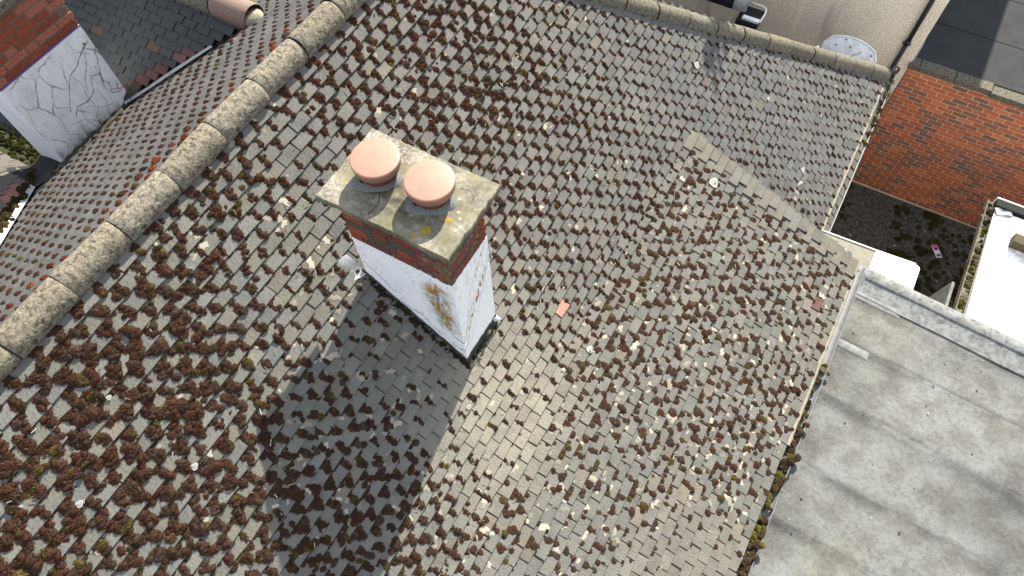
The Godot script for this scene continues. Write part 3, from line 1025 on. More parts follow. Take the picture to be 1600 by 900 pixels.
	for i in 190:
		var on_front := i % 5 < 3
		var u := rng.randf()
		var p := Vector3(lerpf(x0, x1 + .03, u), 0, z1 + .018 + absf(rng.randfn(0, .014))) if on_front else Vector3(x1 + .018 + absf(rng.randfn(0, .014)), 0, lerpf(z1, z0, u))
		p.y = roof_y(p.x, p.z) + .012
		var r := rng.randf_range(.006, .02)
		foot.append(Transform3D(Basis(Vector3.UP, rng.randf() * 6.0) * Basis.from_scale(Vector3(r, r * .8, r * 1.2)), p - st.position - house.position))
		footc.append([Color(.045, .045, .04), Color(.06, .055, .035), Color(.3, .3, .28)][0 if rng.randf() < .55 else (1 if rng.randf() < .6 else 2)])
	scatter("rubble", moss_mesh(51), M["moss"], foot, footc, st)
	var fl := []
	for i in 7:
		var row := []
		for j in 6:
			var x := -2.34 - 0.16 + i * 0.028
			var z := -1.70 + j * 0.026
			row.append(Vector3(x - j * 0.012, roof_y(x, z) + 0.022 + 0.018 * sin(i * 0.8) * (1.0 - j / 6.0) + 0.05 * maxf(0.0, i - 4) / 3.0, z))
		fl.append(row)
	obj("flashing", sheet(fl), M["pale lead"], st, "crumpled pale flashing at the left foot of the chimney")
	var fl2 := []
	for i in 3:
		var row := []
		for j in 4:
			var x := -1.53 + i * 0.022
			var z := -2.16 + j * 0.02
			row.append(Vector3(x, roof_y(x, z) + 0.03 + 0.012 * sin(j * 1.1 + i * 0.3), z))
		fl2.append(row)
	obj("flashing", sheet(fl2), M["pale lead"], st)

func scab_mesh(sd: int) -> ArrayMesh:
	var r2 := RandomNumberGenerator.new()
	r2.seed = sd
	var b := MB.new()
	var n := 11
	var pts := []
	for i in n:
		var a := TAU * i / n
		var r := r2.randf_range(0.35, 1.2)
		pts.append(Vector3(cos(a) * r, 0, sin(a) * r))
	for i in n:
		var p: Vector3 = pts[i]
		var q: Vector3 = pts[(i + 1) % n]
		var up := Vector3(0, 0.004, 0)
		b.tri(Vector3(0, 0.006, 0), p * 0.8 + up, q * 0.8 + up, Vector3.UP, Color.WHITE)
		b.quad(p * 0.8 + up, q * 0.8 + up, q, p, Vector3.UP + p, Color.WHITE)
	return b.mesh()

# a cushion of moss about 1 m in radius, to be scaled down
func moss_mesh(sd: int) -> ArrayMesh:
	var r2 := RandomNumberGenerator.new()
	r2.seed = sd
	var b := MB.new()
	var rings := 9
	var segs := 22
	var rows := []
	var cols := []
	for i in rings + 1:
		var el := lerpf(-0.25, PI / 2, float(i) / rings)
		var row := []
		var cr := []
		for j in segs:
			var a := TAU * j / segs
			var d := Vector3(cos(a) * cos(el), sin(el), sin(a) * cos(el))
			var k := 1.0 + 0.36 * noise.get_noise_3d(d.x * 75 + sd * 40, d.y * 75, d.z * 75) + 0.2 * noise.get_noise_3d(d.x * 330, d.y * 330 + sd * 30, d.z * 330) + r2.randf_range(-0.05, 0.05)
			row.append(d * k)
			var t := r2.randf()
			var c := Color.WHITE * (0.45 + 0.8 * t)
			if t > 0.93: c = Color(2.2, 2.0, 1.6)
			if i == rings: c = Color(1, 1, 1)
			cr.append(c)
		rows.append(row)
		cols.append(cr)
	for i in rings:
		for j in segs:
			var k := (j + 1) % segs
			var o: Vector3 = rows[i][j] + rows[i + 1][k]
			b.quad(rows[i][j], rows[i][k], rows[i + 1][k], rows[i + 1][j], o, cols[i][j])
	# short shoots all over it
	for i in 460:
		var el := asin(r2.randf_range(-0.1, 1.0))
		var a := r2.randf() * TAU
		var d := Vector3(cos(a) * cos(el), sin(el), sin(a) * cos(el))
		var k := 1.0 + 0.36 * noise.get_noise_3d(d.x * 75 + sd * 40, d.y * 75, d.z * 75) + 0.2 * noise.get_noise_3d(d.x * 330, d.y * 330 + sd * 30, d.z * 330)
		var s := d.cross(Vector3(r2.randf() - .5, r2.randf() - .5, r2.randf() - .5)).normalized()
		var p := d * (k - 0.03)
		var tip := p + d * r2.randf_range(0.06, 0.2) + s * r2.randf_range(-0.16, 0.16)
		var c := Color.WHITE * r2.randf_range(0.35, 1.7)
		if r2.randf() < 0.08: c = Color(2.6, 2.4, 1.9)
		var w := r2.randf_range(0.022, 0.05)
		b.tri(p - s * w, p + s * w, tip, d, c)
		var s2 := d.cross(s)
		b.tri(p - s2 * w, p + s2 * w, tip, d, c)
	return b.mesh()

func build_house() -> void:
	var house := thing("tiled_house", "house under a mossy grey tiled roof with a white chimney", "house", Vector3(-1.2, 0, -3.0))
	var e := deg_to_rad(PE)
	# walls under the eaves
	var wl := MB.new()
	var yl := roof_y(EXX, 0) - 0.25
	obj("wall", boxm(Vector3(-6.3, 0, -5.2), Vector3(0.95, 3.6, 2.9)), M["pebbledash"], house)
	obj("wall", boxm(Vector3(-6.3, 0, -8.7), Vector3(0.56, 2.9, -5.21)), M["pebbledash"], house)
	# boarding under the tiles
	var sl := main_slopes()
	var d := MB.new()
	var dn := 0.004
	var pk := func(x: float, z: float, lowp := false) -> Vector3:
		var y := roof_y(x, z if not lowp else 0.0)
		return Vector3(x, y - 0.052, z)
	var col := Color(.5, .48, .45)
	# main slope above the pitch change, between the hip and the gable
	var zr := HIPZ + (RX - HIPX) / (-2.05 - HIPX) * (-5.64 - HIPZ)
	d.quad(Vector3(RX, RY - .06, 3.0), Vector3(KX, roof_y(KX, -9) - .06, 3.0), Vector3(KX, roof_y(KX, -9) - .06, VZ), Vector3(RX, RY - .06, zr), Vector3(1, 1, 0), col)
	var hx := hip_x(VZ)
	d.tri(Vector3(RX, RY - .06, zr), Vector3(KX, roof_y(KX, -9) - .06, VZ), Vector3(hx, roof_y(hx, -9) - .06, VZ), Vector3(1, 1, 0), col)
	d.quad(Vector3(hx, roof_y(hx, -9) - .06, VZ), Vector3(.8, roof_y(.8, -9) - .06, VZ), Vector3(.8, roof_y(.8, -9) - .06, HIPZ), Vector3(HIPX, roof_y(HIPX, -9) - .06, HIPZ), Vector3(1, 1, 0), col)
	d.quad(Vector3(KX, roof_y(KX, 0) - .05, 3.0), Vector3(EXX, roof_y(EXX, 0) - .05, 3.0), Vector3(EXX, roof_y(EXX, 0) - .05, VZ), Vector3(KX, roof_y(KX, 0) - .05, VZ), Vector3(1, 1, 0), col)
	# far slope and the hipped end
	var wy := RY - .06
	var tw := tan(deg_to_rad(PW))
	d.quad(Vector3(RX, wy, 3.0), Vector3(-8.2, wy - (RX + 8.2) * tw, 3.0), Vector3(-8.2, wy - (RX + 8.2) * tw, zr - 4.0), Vector3(RX, wy, zr), Vector3(-1, 1, 0), col)
	d.tri(Vector3(RX, wy, zr), Vector3(HIPX, roof_y(HIPX, -9) - .06, HIPZ), Vector3(-8.0, roof_y(HIPX, -9) - .06, HIPZ), Vector3(0, 1, -1), col)
	# gable end near the camera
	d.tri(Vector3(RX, wy, 3.0), Vector3(KX, roof_y(KX, -9) - .06, 3.0), Vector3(-8.2, wy - (RX + 8.2) * tw, 3.0), Vector3.BACK, col)
	d.quad(Vector3(KX, roof_y(KX, 0) - .05, 3.0), Vector3(EXX, roof_y(EXX, 0) - .05, 3.0), Vector3(EXX, 3.0, 3.0), Vector3(-8.2, 3.0, 3.0), Vector3.BACK, col)
	d.tri(Vector3(KX, roof_y(KX, 0) - .05, 3.0), Vector3(-8.2, 3.0, 3.0), Vector3(-8.2, wy - (RX + 8.2) * tw, 3.0), Vector3.BACK, col)
	# cheek under the raised verge
	d.tri(Vector3(KX, roof_y(KX, 0) - .03, VZ + .012), Vector3(EXX, roof_y(EXX, 0) - .03, VZ + .012), Vector3(EXX, roof_y(EXX, -9) - .1, VZ + .012), Vector3.FORWARD, Color(1.6, 1.5, 1.2))
	var roof := obj("roof", d.mesh(), M["mortar"], house)
	build_tiles(roof)
	build_ridges(house)
	build_stack(house)
	# upper eaves: white gutter along the hipped part
	gutter(Vector3(.85, H - 7.44, HIPZ - .1), Vector3(.85, H - 7.46, -5.9), .046, M["aged white plastic"], house, "gutter", "white gutter under the far eaves")
	obj("fascia", boxm(Vector3(.77, H - 7.66, HIPZ), Vector3(.79, H - 7.43, -5.4)), M["white plastic"], house)
	gutter(Vector3(1.262, H - 6.835, VZ - .02), Vector3(1.262, H - 6.845, 2.9), .052, M["grey plastic"], house, "gutter", "grey gutter under the lower eaves, choked with moss")
	obj("fascia", boxm(Vector3(1.18, H - 7.02, VZ), Vector3(1.2, H - 6.83, 2.9)), M["white plastic"], house)
	gutter(Vector3(HIPX + .05, H - 7.46, HIPZ - .03), Vector3(-1.2, H - 7.46, HIPZ - .03), .036, M["black plastic"], house)
	# mortar squeezed out along the eaves
	for q in [[.795, HIPZ + .3, -5.45, -7.40], [1.215, VZ, -2.9, -6.80]]:
		var rows := []
		var zz: float = q[1]
		while zz < q[2]:
			var row := []
			for j in 6:
				var a := PI * j / 5.0 - 0.4
				var r := 0.02 + 0.018 * absf(noise.get_noise_2d(zz * 500, j * 20 + q[0] * 90))
				row.append(Vector3(q[0] + cos(a) * r, H + q[3] + sin(a) * r * 0.9, zz))
			rows.append(row)
			zz += 0.03
		obj("eaves_mortar", sheet(rows), M["mortar"], house)

func build_moss() -> void:
	var m := thing("roof_moss", "rust brown moss cushions growing all over the grey tiled roof", "moss")
	m.set_meta("kind", "stuff")
	for k in 4:
		if moss_x[k].size():
			scatter("moss_cushions" if k == 0 else "moss_cushions_%03d" % k, moss_mesh(k + 1), M["moss"], moss_x[k], moss_c[k], m)
	# bald lichen rings, as in the photograph's white discs
	var l := thing("lichen", "cream and white lichen scabs dotted over the roof tiles", "lichen")
	l.set_meta("kind", "stuff")
	scatter("lichen_scabs", scab_mesh(5), M["lichen"], scab_x, scab_c, l)
	var ring := MB.new()
	for i in 22:
		var a := TAU * i / 22
		var b := TAU * (i + 1) / 22
		var w0 := 1.0 + 0.12 * sin(a * 3)
		var w1 := 1.0 + 0.12 * sin(b * 3)
		for q in [[0.0, 0.35, 1.0], [0.35, 0.5, 0.55], [0.5, 1.0, 1.05]]:
			ring.quad(Vector3(cos(a) * q[0] * w0, .004, sin(a) * q[0] * w0), Vector3(cos(b) * q[0] * w1, .004, sin(b) * q[0] * w1), Vector3(cos(b) * q[1] * w1, .003, sin(b) * q[1] * w1), Vector3(cos(a) * q[1] * w0, .003, sin(a) * q[1] * w0), Vector3.UP, Color.WHITE * q[2])
	var rx := []
	var rc := []
	var e := deg_to_rad(PE)
	for q in [[-1.23, -5.92, .036], [.28, -6.33, .036], [-.52, -4.89, .05], [-.44, -6.56, .022], [-.79, -2.51, .03], [-1.36, -1.4, .02], [-2.45, .05, .022], [-2.75, .55, .02], [.2, -7.2, .02], [-.9, -2.2, .016], [-.2, -7.9, .03], [-2.95, -.02, .014]]:
		var low: bool = q[0] > KX and q[1] > VZ
		var b := Basis(Vector3.BACK, -deg_to_rad(PL if low else PE)) * Basis.from_scale(Vector3(q[2], 1.0, q[2] * 1.15))
		rx.append(Transform3D(b, Vector3(q[0], roof_y(q[0], q[1]) + 0.012, q[1])))
		rc.append(Color(.33, .33, .31))
	scatter("lichen_rings", ring.mesh(), M["lichen"], rx, rc, l)
	# moss lying in the lower gutter
	var gx := [[], []]
	var gc := [[], []]
	for i in 620:
		var far := i >= 520
		var z := rng.randf_range(-4.0, 2.6) if not far else rng.randf_range(HIPZ - .1, -7.6)
		if not far and z < -3.2 and rng.randf() < 0.7: continue
		var p := Vector3(1.255 + rng.randfn(0, .026), H - 6.85 + rng.randf_range(-.02, .012), z) if not far else Vector3(.85 + rng.randfn(0, .025), H - 7.46 + rng.randf_range(-.02, .01), z)
		var r := rng.randf_range(.018, .042)
		var k := rng.randi() % 2
		gx[k].append(Transform3D(Basis(Vector3.UP, rng.randf() * 6.0) * Basis.from_scale(Vector3(r, r * .8, r * 1.2)), p))
		var c := Color(.09, .066, .045)
		if rng.randf() < 0.33: c = Color(.15, .15, .035)
		elif rng.randf() < 0.1: c = Color(.4, .36, .3)
		gc[k].append(c * rng.randf_range(0.7, 1.3))
	var g := thing("gutter_moss", "green and brown moss heaped in the eaves gutter", "moss")
	g.set_meta("kind", "stuff")
	for k in 2:
		scatter("moss_heap" if k == 0 else "moss_heap_001", moss_mesh(9 + k), M["moss"], gx[k], gc[k], g)
	# straws, feathers and grit caught on the moss
	var straw := MB.new()
	straw.box(Transform3D(), Vector3(1, .1, .1), 0.0, Color.WHITE)
	var sx := []
	var sc := []
	for i in 420:
		var x := rng.randf_range(-3.1, 1.0)
		var z := rng.randf_range(-4.8, 1.0)
		var q := look_at_roof(x, z)
		if rng.randf() > q[0]: continue
		var low := x > KX and z > VZ
		var b := Basis(Vector3.BACK, -deg_to_rad(PL if low else PE)) * Basis(Vector3.UP, rng.randf() * TAU) * Basis(Vector3.BACK, rng.randfn(0, .25))
		var ln := rng.randf_range(.012, .045)
		sx.append(Transform3D(b * Basis.from_scale(Vector3(ln, .04, .04 * rng.randf_range(.5, 1.0))), Vector3(x, roof_y(x, z) + rng.randf_range(.016, .035), z)))
		sc.append([Color(.3, .28, .23), Color(.25, .18, .09), Color(.16, .1, .06), Color(.45, .45, .44)][rng.randi() % 4])
	var s := thing("straw", "bits of straw and down caught on the roof moss", "debris")
	s.set_meta("kind", "stuff")
	scatter("straws", straw.mesh(), M["card"], sx, sc, s)

# ---------------------------------------------------------------- the neighbours on the left
func small_roof(parent: Node, s: Dictionary, rows: int, g: float, span: Array, keep: Callable, tone: Callable, mt: Material, limit: int) -> void:
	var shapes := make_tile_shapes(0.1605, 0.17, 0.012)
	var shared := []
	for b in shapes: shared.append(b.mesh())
	var rest := MB.new()
	var made := 0
	var pool := {}
	for k in rows:
		var a: float = span[0] + (0.083 if k % 2 else 0.0)
		while a < span[1]:
			a += 0.166 + rng.randfn(0.0, 0.001)
			var p: Vector3 = s.o + s.d * ((k + 1) * g) + s.x * a
			if not keep.call(p): continue
			var f := tile_frame(s, a, (k + 1) * g, 0.6)
			var c: Color = tone.call(p)
			var vi := rng.randi() % 10
			if made < limit and seen(p):
				var key := "%02d_%02d_%02d" % [int(c.r * 60), int(c.g * 60), int(c.b * 60)]
				if not pool.has(key):
					var m: StandardMaterial3D = mt.duplicate()
					m.albedo_color = lin(c.r, c.g, c.b)
					pool[key] = m
				piece("roof_tile", shared[vi], pool[key], parent, f)
				made += 1
			else:
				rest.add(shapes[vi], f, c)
	if rest.v.size():
		stuff(obj("roof_tiles", rest.mesh(), mt, parent))

func west_y(x: float) -> float:
	return RY - (RX - x) * tan(deg_to_rad(PW))

func valley(called: String, fn: Callable, z0: float, z1: float, wid: float, mt: Material, parent: Node, lift := 0.03) -> void:
	var rows := []
	for i in 21:
		var z := lerpf(z0, z1, i / 20.0)
		var y: float = fn.call(z)
		var x := RX - (RY - y) / tan(deg_to_rad(PW))
		var row := []
		for j in 5:
			var o := (j - 2) / 2.0 * wid
			var k := noise.get_noise_2d(z * 300, j * 40.0) * 0.012
			var p := Vector3(x + o + k, 0, z)
			p.y = maxf(west_y(p.x), fn.call(z)) + lift - 0.008 * (1 - absf(j - 2) / 2.0)
			row.append(p)
		rows.append(row)
	obj(called, sheet(rows), mt, parent)

func build_neighbours() -> void:
	# dark gable roof
	var a := thing("dark_roofed_house", "neighbouring house with a dark slate grey gable roof and a clay ridge", "house", Vector3(-7.0, 0, -3.45))
	var pa := deg_to_rad(34.5)
	var na := Vector3(0, cos(pa), sin(pa))
	var top := Vector3(-9.5, 6.2, -3.45)
	var base := MB.new()
	var ya := 6.2 - 4.0 * tan(pa)
	var xa := RX - (RY - 6.2) / tan(deg_to_rad(PW))
	base.quad(Vector3(xa + .05, 6.13, -3.45), Vector3(-9.5, 6.13, -3.45), Vector3(-9.5, 6.13 - 1.9 * tan(pa), -1.55), Vector3(xa - 1.95, 6.13 - 1.9 * tan(pa), -1.55), Vector3(0, 1, 1), Color(.15, .15, .15))
	base.quad(Vector3(xa + .05, 6.13, -3.45), Vector3(-9.5, 6.13, -3.45), Vector3(-9.5, ya, -7.45), Vector3(xa - 2.0, ya, -7.45), Vector3(0, 1, -1), Color(.3, .3, .3))
	var roof := obj("roof", base.mesh(), M["mortar"], a)
	obj("wall", boxm(Vector3(-9.4, 0, -7.0), Vector3(-6.6, 4.4, -1.6)), M["pebbledash"], a)
	var sa := slope(top - na * 0.034, Vector3(0, -sin(pa), cos(pa)), na)
	small_roof(roof, sa, 27, 0.086, [-5.2, 0.3], func(p: Vector3) -> bool: return p.y > west_y(p.x) - 0.03 and p.z < -1.6,
		func(p: Vector3) -> Color:
			var d: float = p.y - west_y(p.x)
			if d < 0.13 and p.z > -3.0 and p.z < -2.1 and rng.randf() < 0.8: return Color(.11, .056, .052) * rng.randf_range(0.7, 1.3)
			if rng.randf() < 0.02: return Color(.09, .062, .048)
			return Color(.052, .056, .058) * rng.randf_range(0.84, 1.16), M["dark tile"], 260)
	# clay ridge along the gable, its end stopping over the valley
	var x := xa - 0.06
	var i := 0
	while x > -9.4:
		var r := half_round(Vector3(x, 6.175, -3.45), Vector3(x - 0.445, 6.175, -3.45), 0.135, Vector3.UP, 0.35, i * 17.0, 0.002)
		obj("ridge_tile", r, M["dark clay ridge"] if i == 0 else M["hip concrete"], a)
		x -= 0.455
		i += 1
	obj("ridge_end", lathe(Vector3(xa - .05, 6.15, -3.45), [Vector2(.1, .0), Vector2(.11, .05), Vector2(.07, .09), Vector2(.001, .1)], 20, .4), M["mortar"], a)
	valley("valley_lead", gable_a_y, -3.1, -2.3, 0.035, M["pale lead"], a, 0.03)
	# its chimney
	var st := Node3D.new()
	st.name = "chimney"
	a.add_child(st, true)
	var cx0 := -6.46
	var cx1 := -6.0
	var z0 := -2.48
	var z1 := -1.565
	st.position = Vector3(-6.2, 5.0, -2.0) - a.position
	st.set_meta("label", "stack with red brick top and cracked white render below")
	var yw := H - 4.312
	var yb := H - 5.95
	var cells := FastNoiseLite.new()
	cells.noise_type = FastNoiseLite.TYPE_CELLULAR
	cells.cellular_return_type = FastNoiseLite.RETURN_DISTANCE2_SUB
	cells.cellular_jitter = 1.0
	cells.frequency = 0.0105
	cells.fractal_type = FastNoiseLite.FRACTAL_NONE
	cells.domain_warp_enabled = true
	cells.domain_warp_amplitude = 22.0
	cells.domain_warp_frequency = 0.02
	cells.seed = 4
	var im := blank(520, 560, Color(0.95, 0.955, 0.96))
	stain(im, func(u: float, v: float, c: Color) -> Color:
		var k := 1.0 - 0.1 * absf(n2(u, v, 500)) - 0.06 * absf(n2(u, v, 2500)) - 0.05 * smoothstep(0.0, 0.5, n2(u, v, 150))
		var o := Color(c.r * k, c.g * k, c.b * k)
		var cw := cells.get_noise_2d(u * 520.0, v * 560.0)
		var gate := smoothstep(-0.25, 0.25, n2(u + 3.0, v, 260))
		o = o.lerp(Color(0.22, 0.22, 0.23), smoothstep(-0.935, -0.98, cw) * gate * 0.5)
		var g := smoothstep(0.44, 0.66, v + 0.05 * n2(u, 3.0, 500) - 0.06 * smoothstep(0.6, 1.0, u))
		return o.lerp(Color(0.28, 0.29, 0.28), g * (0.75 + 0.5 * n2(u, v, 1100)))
		)
	# the net of cracks, u from the near corner to the far one
	for q in [
		[1.7, [Vector2(0.97, 0.1), Vector2(0.86, 0.12), Vector2(0.72, 0.17), Vector2(0.6, 0.19), Vector2(0.45, 0.3), Vector2(0.38, 0.36)]],
		[1.5, [Vector2(0.9, 0.1), Vector2(0.82, 0.2), Vector2(0.7, 0.27), Vector2(0.66, 0.33)]],
		[1.6, [Vector2(0.88, 0.3), Vector2(0.78, 0.27), Vector2(0.7, 0.36), Vector2(0.6, 0.38), Vector2(0.47, 0.36), Vector2(0.4, 0.4)]],
		[1.9, [Vector2(0.88, 0.24), Vector2(0.86, 0.34), Vector2(0.9, 0.38), Vector2(0.86, 0.44), Vector2(0.93, 0.47), Vector2(1.0, 0.46)]],
		[1.2, [Vector2(0.62, 0.2), Vector2(0.66, 0.27), Vector2(0.62, 0.36), Vector2(0.64, 0.46), Vector2(0.56, 0.5)]],
		[1.3, [Vector2(0.5, 0.36), Vector2(0.46, 0.47), Vector2(0.5, 0.54), Vector2(0.4, 0.58)]],
		[1.2, [Vector2(0.75, 0.36), Vector2(0.76, 0.46), Vector2(0.7, 0.53), Vector2(0.74, 0.6)]],
		[1.0, [Vector2(0.2, 0.25), Vector2(0.26, 0.34), Vector2(0.22, 0.45), Vector2(0.3, 0.5), Vector2(0.28, 0.6)]],
		[1.0, [Vector2(0.35, 0.2), Vector2(0.3, 0.28), Vector2(0.4, 0.33)]],
		[1.2, [Vector2(0.05, 0.4), Vector2(0.15, 0.48), Vector2(0.12, 0.6), Vector2(0.2, 0.68)]],
		[0.9, [Vector2(0.56, 0.4), Vector2(0.68, 0.47), Vector2(0.8, 0.5)]], [0.9, [Vector2(0.3, 0.42), Vector2(0.45, 0.45), Vector2(0.6, 0.55)]],
		[1.4, [Vector2(0.5, 0.56), Vector2(0.58, 0.52), Vector2(0.6, 0.6), Vector2(0.52, 0.64)]],
		[1.0, [Vector2(0.82, 0.42), Vector2(0.8, 0.52), Vector2(0.88, 0.58)]], [0.8, [Vector2(0.9, 0.16), Vector2(0.8, 0.1), Vector2(0.78, 0.02)]],
	]:
		crack(im, q[1], q[0] * 0.7, 0.8, 0.004)
	for y in 40:
		for xx in 40:
			var p := Vector2(xx - 20, y - 20)
			if p.length() < 11.0 + 6.0 * n2(xx, y, 11.0) and p.x + p.y * 0.5 > -9:
				im.set_pixel(mini(468 + xx / 2, 519), 44 + y / 2, Color(0.35, 0.2, 0.17))
				im.set_pixel(mini(285 + xx / 4, 519), 285 + y / 1, Color(0.4, 0.25, 0.2))
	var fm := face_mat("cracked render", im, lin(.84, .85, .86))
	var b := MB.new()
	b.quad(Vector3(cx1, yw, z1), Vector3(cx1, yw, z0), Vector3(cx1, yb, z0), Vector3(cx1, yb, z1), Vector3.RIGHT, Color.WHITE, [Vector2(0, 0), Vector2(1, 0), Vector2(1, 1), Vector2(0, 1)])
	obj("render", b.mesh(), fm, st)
	var im2 := blank(256, 512, Color(0.93, 0.95, 0.97))
	stain(im2, func(u: float, v: float, c: Color) -> Color:
		var k := 1.0 - 0.12 * absf(n2(u * 3.0, v * 0.6, 500)) - 0.05 * absf(n2(u, v, 2500))
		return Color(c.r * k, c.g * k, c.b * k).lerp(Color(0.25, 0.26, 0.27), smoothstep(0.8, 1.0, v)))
	crack(im2, [Vector2(0.25, 0.05), Vector2(0.4, 0.2), Vector2(0.7, 0.3), Vector2(0.9, 0.42)], 1.4, 0.8)
	crack(im2, [Vector2(0.1, 0.3), Vector2(0.3, 0.4), Vector2(0.5, 0.46)], 1.2, 0.8)
	crack(im2, [Vector2(0.55, 0.0), Vector2(0.5, 0.12), Vector2(0.62, 0.22)], 1.1, 0.7)
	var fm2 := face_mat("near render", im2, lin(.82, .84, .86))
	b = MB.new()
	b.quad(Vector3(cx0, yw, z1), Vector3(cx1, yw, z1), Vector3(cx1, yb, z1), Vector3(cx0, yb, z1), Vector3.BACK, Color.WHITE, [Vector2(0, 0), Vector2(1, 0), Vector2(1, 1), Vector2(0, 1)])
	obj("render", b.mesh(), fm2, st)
	b = MB.new()
	b.quad(Vector3(cx0, yw, z0), Vector3(cx1, yw, z0), Vector3(cx1, yb, z0), Vector3(cx0, yb, z0), Vector3.FORWARD, Color.WHITE)
	b.quad(Vector3(cx0, yw, z0), Vector3(cx0, yw, z1), Vector3(cx0, yb, z1), Vector3(cx0, yb, z0), Vector3.LEFT, Color.WHITE)
	b.quad(Vector3(cx0, yw, z0), Vector3(cx1, yw, z0), Vector3(cx1, yw, z1), Vector3(cx0, yw, z1), Vector3.UP, Color.WHITE)
	obj("render", b.mesh(), M["white paint"], st)
	# purple line of paint at the joint of brick and render, then six courses
	obj("paint_line", boxm(Vector3(cx1 - .01, yw - .004, z0 + .003), Vector3(cx1 + .004, yw + .007, z1 - .003), 0.002), M["violet paint"], st)
	obj("brick_core", boxm(Vector3(cx0 + .009, yw, z0 + .009), Vector3(cx1 - .009, yw + .53, z1 - .009), 0.0), M["old joint"], st)
	var om := [M["brick5"], M["brick3"], M["old2"], M["old0"], M["brick3"], M["old2"]]
	brick_face(Vector3(cx1 - .008, yw + .008, z1), Vector3.FORWARD, Vector3.RIGHT, z1 - z0, 7, .075, om, st, 99, "mixed")
	brick_face(Vector3(cx0, yw + .008, z1 - .008), Vector3.RIGHT, Vector3.BACK, cx1 - cx0, 7, .075, om, st, 99, "stretcher")
	var cap := MB.new()
	cap.box(Transform3D(Basis(), Vector3(-6.23, yw + .58, -2.0)), Vector3(.62, .09, 1.08), .012, Color(.8, .78, .74))
	obj("capping_slab", cap.mesh(), M["ridge concrete"], st)
	# lumpy mortar and litter behind the stack
	var rows := []
	for k in 40:
		var z := lerpf(z1 + .04, z0 - .1, k / 39.0)
		var row := []
		for j in 6:
			var f := j / 5.0
			var p := Vector3(cx1 + .004 + f * .12, 0, z)
			p.y = maxf(west_y(p.x), gable_a_y(z) if z < -2.3 else 0.0) + .03 * (1 - f) * (1 - f) + .012 + noise.get_noise_3d(p.x * 1100, j * 60, z * 1100) * .03
			row.append(p)
		rows.append(row)
	obj("mortar_fillet", sheet(rows), M["dark mortar"], st)
	# black lead saddle folded over the foot of the stack
	rows = []
	for k in 31:
		var u := k / 30.0
		var row := []
		for j in 15:
			var f := j / 14.0
			var px := lerpf(cx0 - .04, cx1 + .08, u)
			var pz := z1 + .005 + f * .33
			var g: float = maxf(west_y(px), gable_b_y(pz)) + .012
			var y := lerpf(5.28 + .05 * sin(u * 3.0) - u * -.1, g, smoothstep(0.0, 1.0, f))
			y = maxf(y, g) + noise.get_noise_2d(u * 900, f * 120) * .012
			row.append(Vector3(px + .02 * sin(f * 5.0), y, pz))
		rows.append(row)
	obj("lead_saddle", sheet(rows), M["black lead"], st, "black lead saddle wrinkled round the foot of the stack")
	# gable roof nearer the camera, lit by the sun
	var n := thing("grey_roofed_house", "neighbouring house with a weathered grey and pink tiled roof at the left edge", "house", Vector3(-8.0, 0, 0.6))
	var pb := deg_to_rad(36.0)
	var nb := Vector3(0, cos(pb), -sin(pb))
	var yr := gable_b_y(0.62)
	var bb := MB.new()
	var xb := RX - (RY - yr) / tan(deg_to_rad(PW))
	bb.quad(Vector3(xb, yr - .04, .62), Vector3(-10, yr - .04, .62), Vector3(-10, yr - .06 - 2.3 * tan(pb), -1.68), Vector3(xb - 2.5, yr - .06 - 2.3 * tan(pb), -1.68), Vector3(0, 1, -1), Color(.1, .11, .07))
	bb.quad(Vector3(xb, yr - .04, .62), Vector3(-10, yr - .04, .62), Vector3(-10, yr - .04 - 2.4 * tan(pb), 3.0), Vector3(xb - 2.5, yr - .04 - 2.4 * tan(pb), 3.0), Vector3(0, 1, 1), Color(.4, .4, .38))
	var broof := obj("roof", bb.mesh(), M["mortar"], n)
	obj("wall", boxm(Vector3(-9.8, 0, -1.4), Vector3(-6.6, 4.2, 2.8)), M["pebbledash"], n)
	var sb := slope(Vector3(-10, yr, .62) - nb * .034, Vector3(0, -sin(pb), -cos(pb)), nb)
	small_roof(broof, sb, 28, 0.1, [-.2, 6.2], func(p: Vector3) -> bool: return p.y > west_y(p.x) + .03 and p.z > -1.40,
		func(p: Vector3) -> Color:
			if p.y - west_y(p.x) < 0.13: return [Color(.22, .1, .085), Color(.1, .09, .08), Color(.18, .09, .08)][rng.randi() % 3]
			return Color(.1, .09, .082) * rng.randf_range(0.85, 1.15), M["dark tile"], 200)
	valley("valley_lead", gable_b_y, -1.22, -.2, 0.05, M["pale lead"], n, 0.03)
	# moss along the valleys
	var vx := []
	var vc := []
	for k in 420:
		var p: Vector3
		if k < 230:
			p = Vector3(rng.randf_range(-8.4, -6.4), 0, -1.55 + rng.randfn(0, .08))
			p.y = maxf(gable_a_y(p.z), gable_b_y(p.z)) - .0
		else:
			var z := rng.randf_range(-1.5, -.1)
			var y: float = gable_b_y(z)
			p = Vector3(RX - (RY - y) / tan(deg_to_rad(PW)) - .1 + rng.randfn(0, .03), y + .01, z)
			p.y = maxf(west_y(p.x), gable_b_y(z)) + .01
		if k % 3 == 0: continue
		var r := rng.randf_range(.015, .04)
		vx.append(Transform3D(Basis(Vector3.UP, rng.randf() * 6) * Basis.from_scale(Vector3(r, r * .7, r)), p))
		vc.append((Color(.045, .055, .014) if k < 230 else Color(.08, .064, .032)) * rng.randf_range(0.5, 1.4))
	var vm := thing("valley_moss", "dark green moss filling the valley between the two left roofs", "moss")
	vm.set_meta("kind", "stuff")
	scatter("moss_heap", moss_mesh(21), M["moss"], vx, vc, vm)

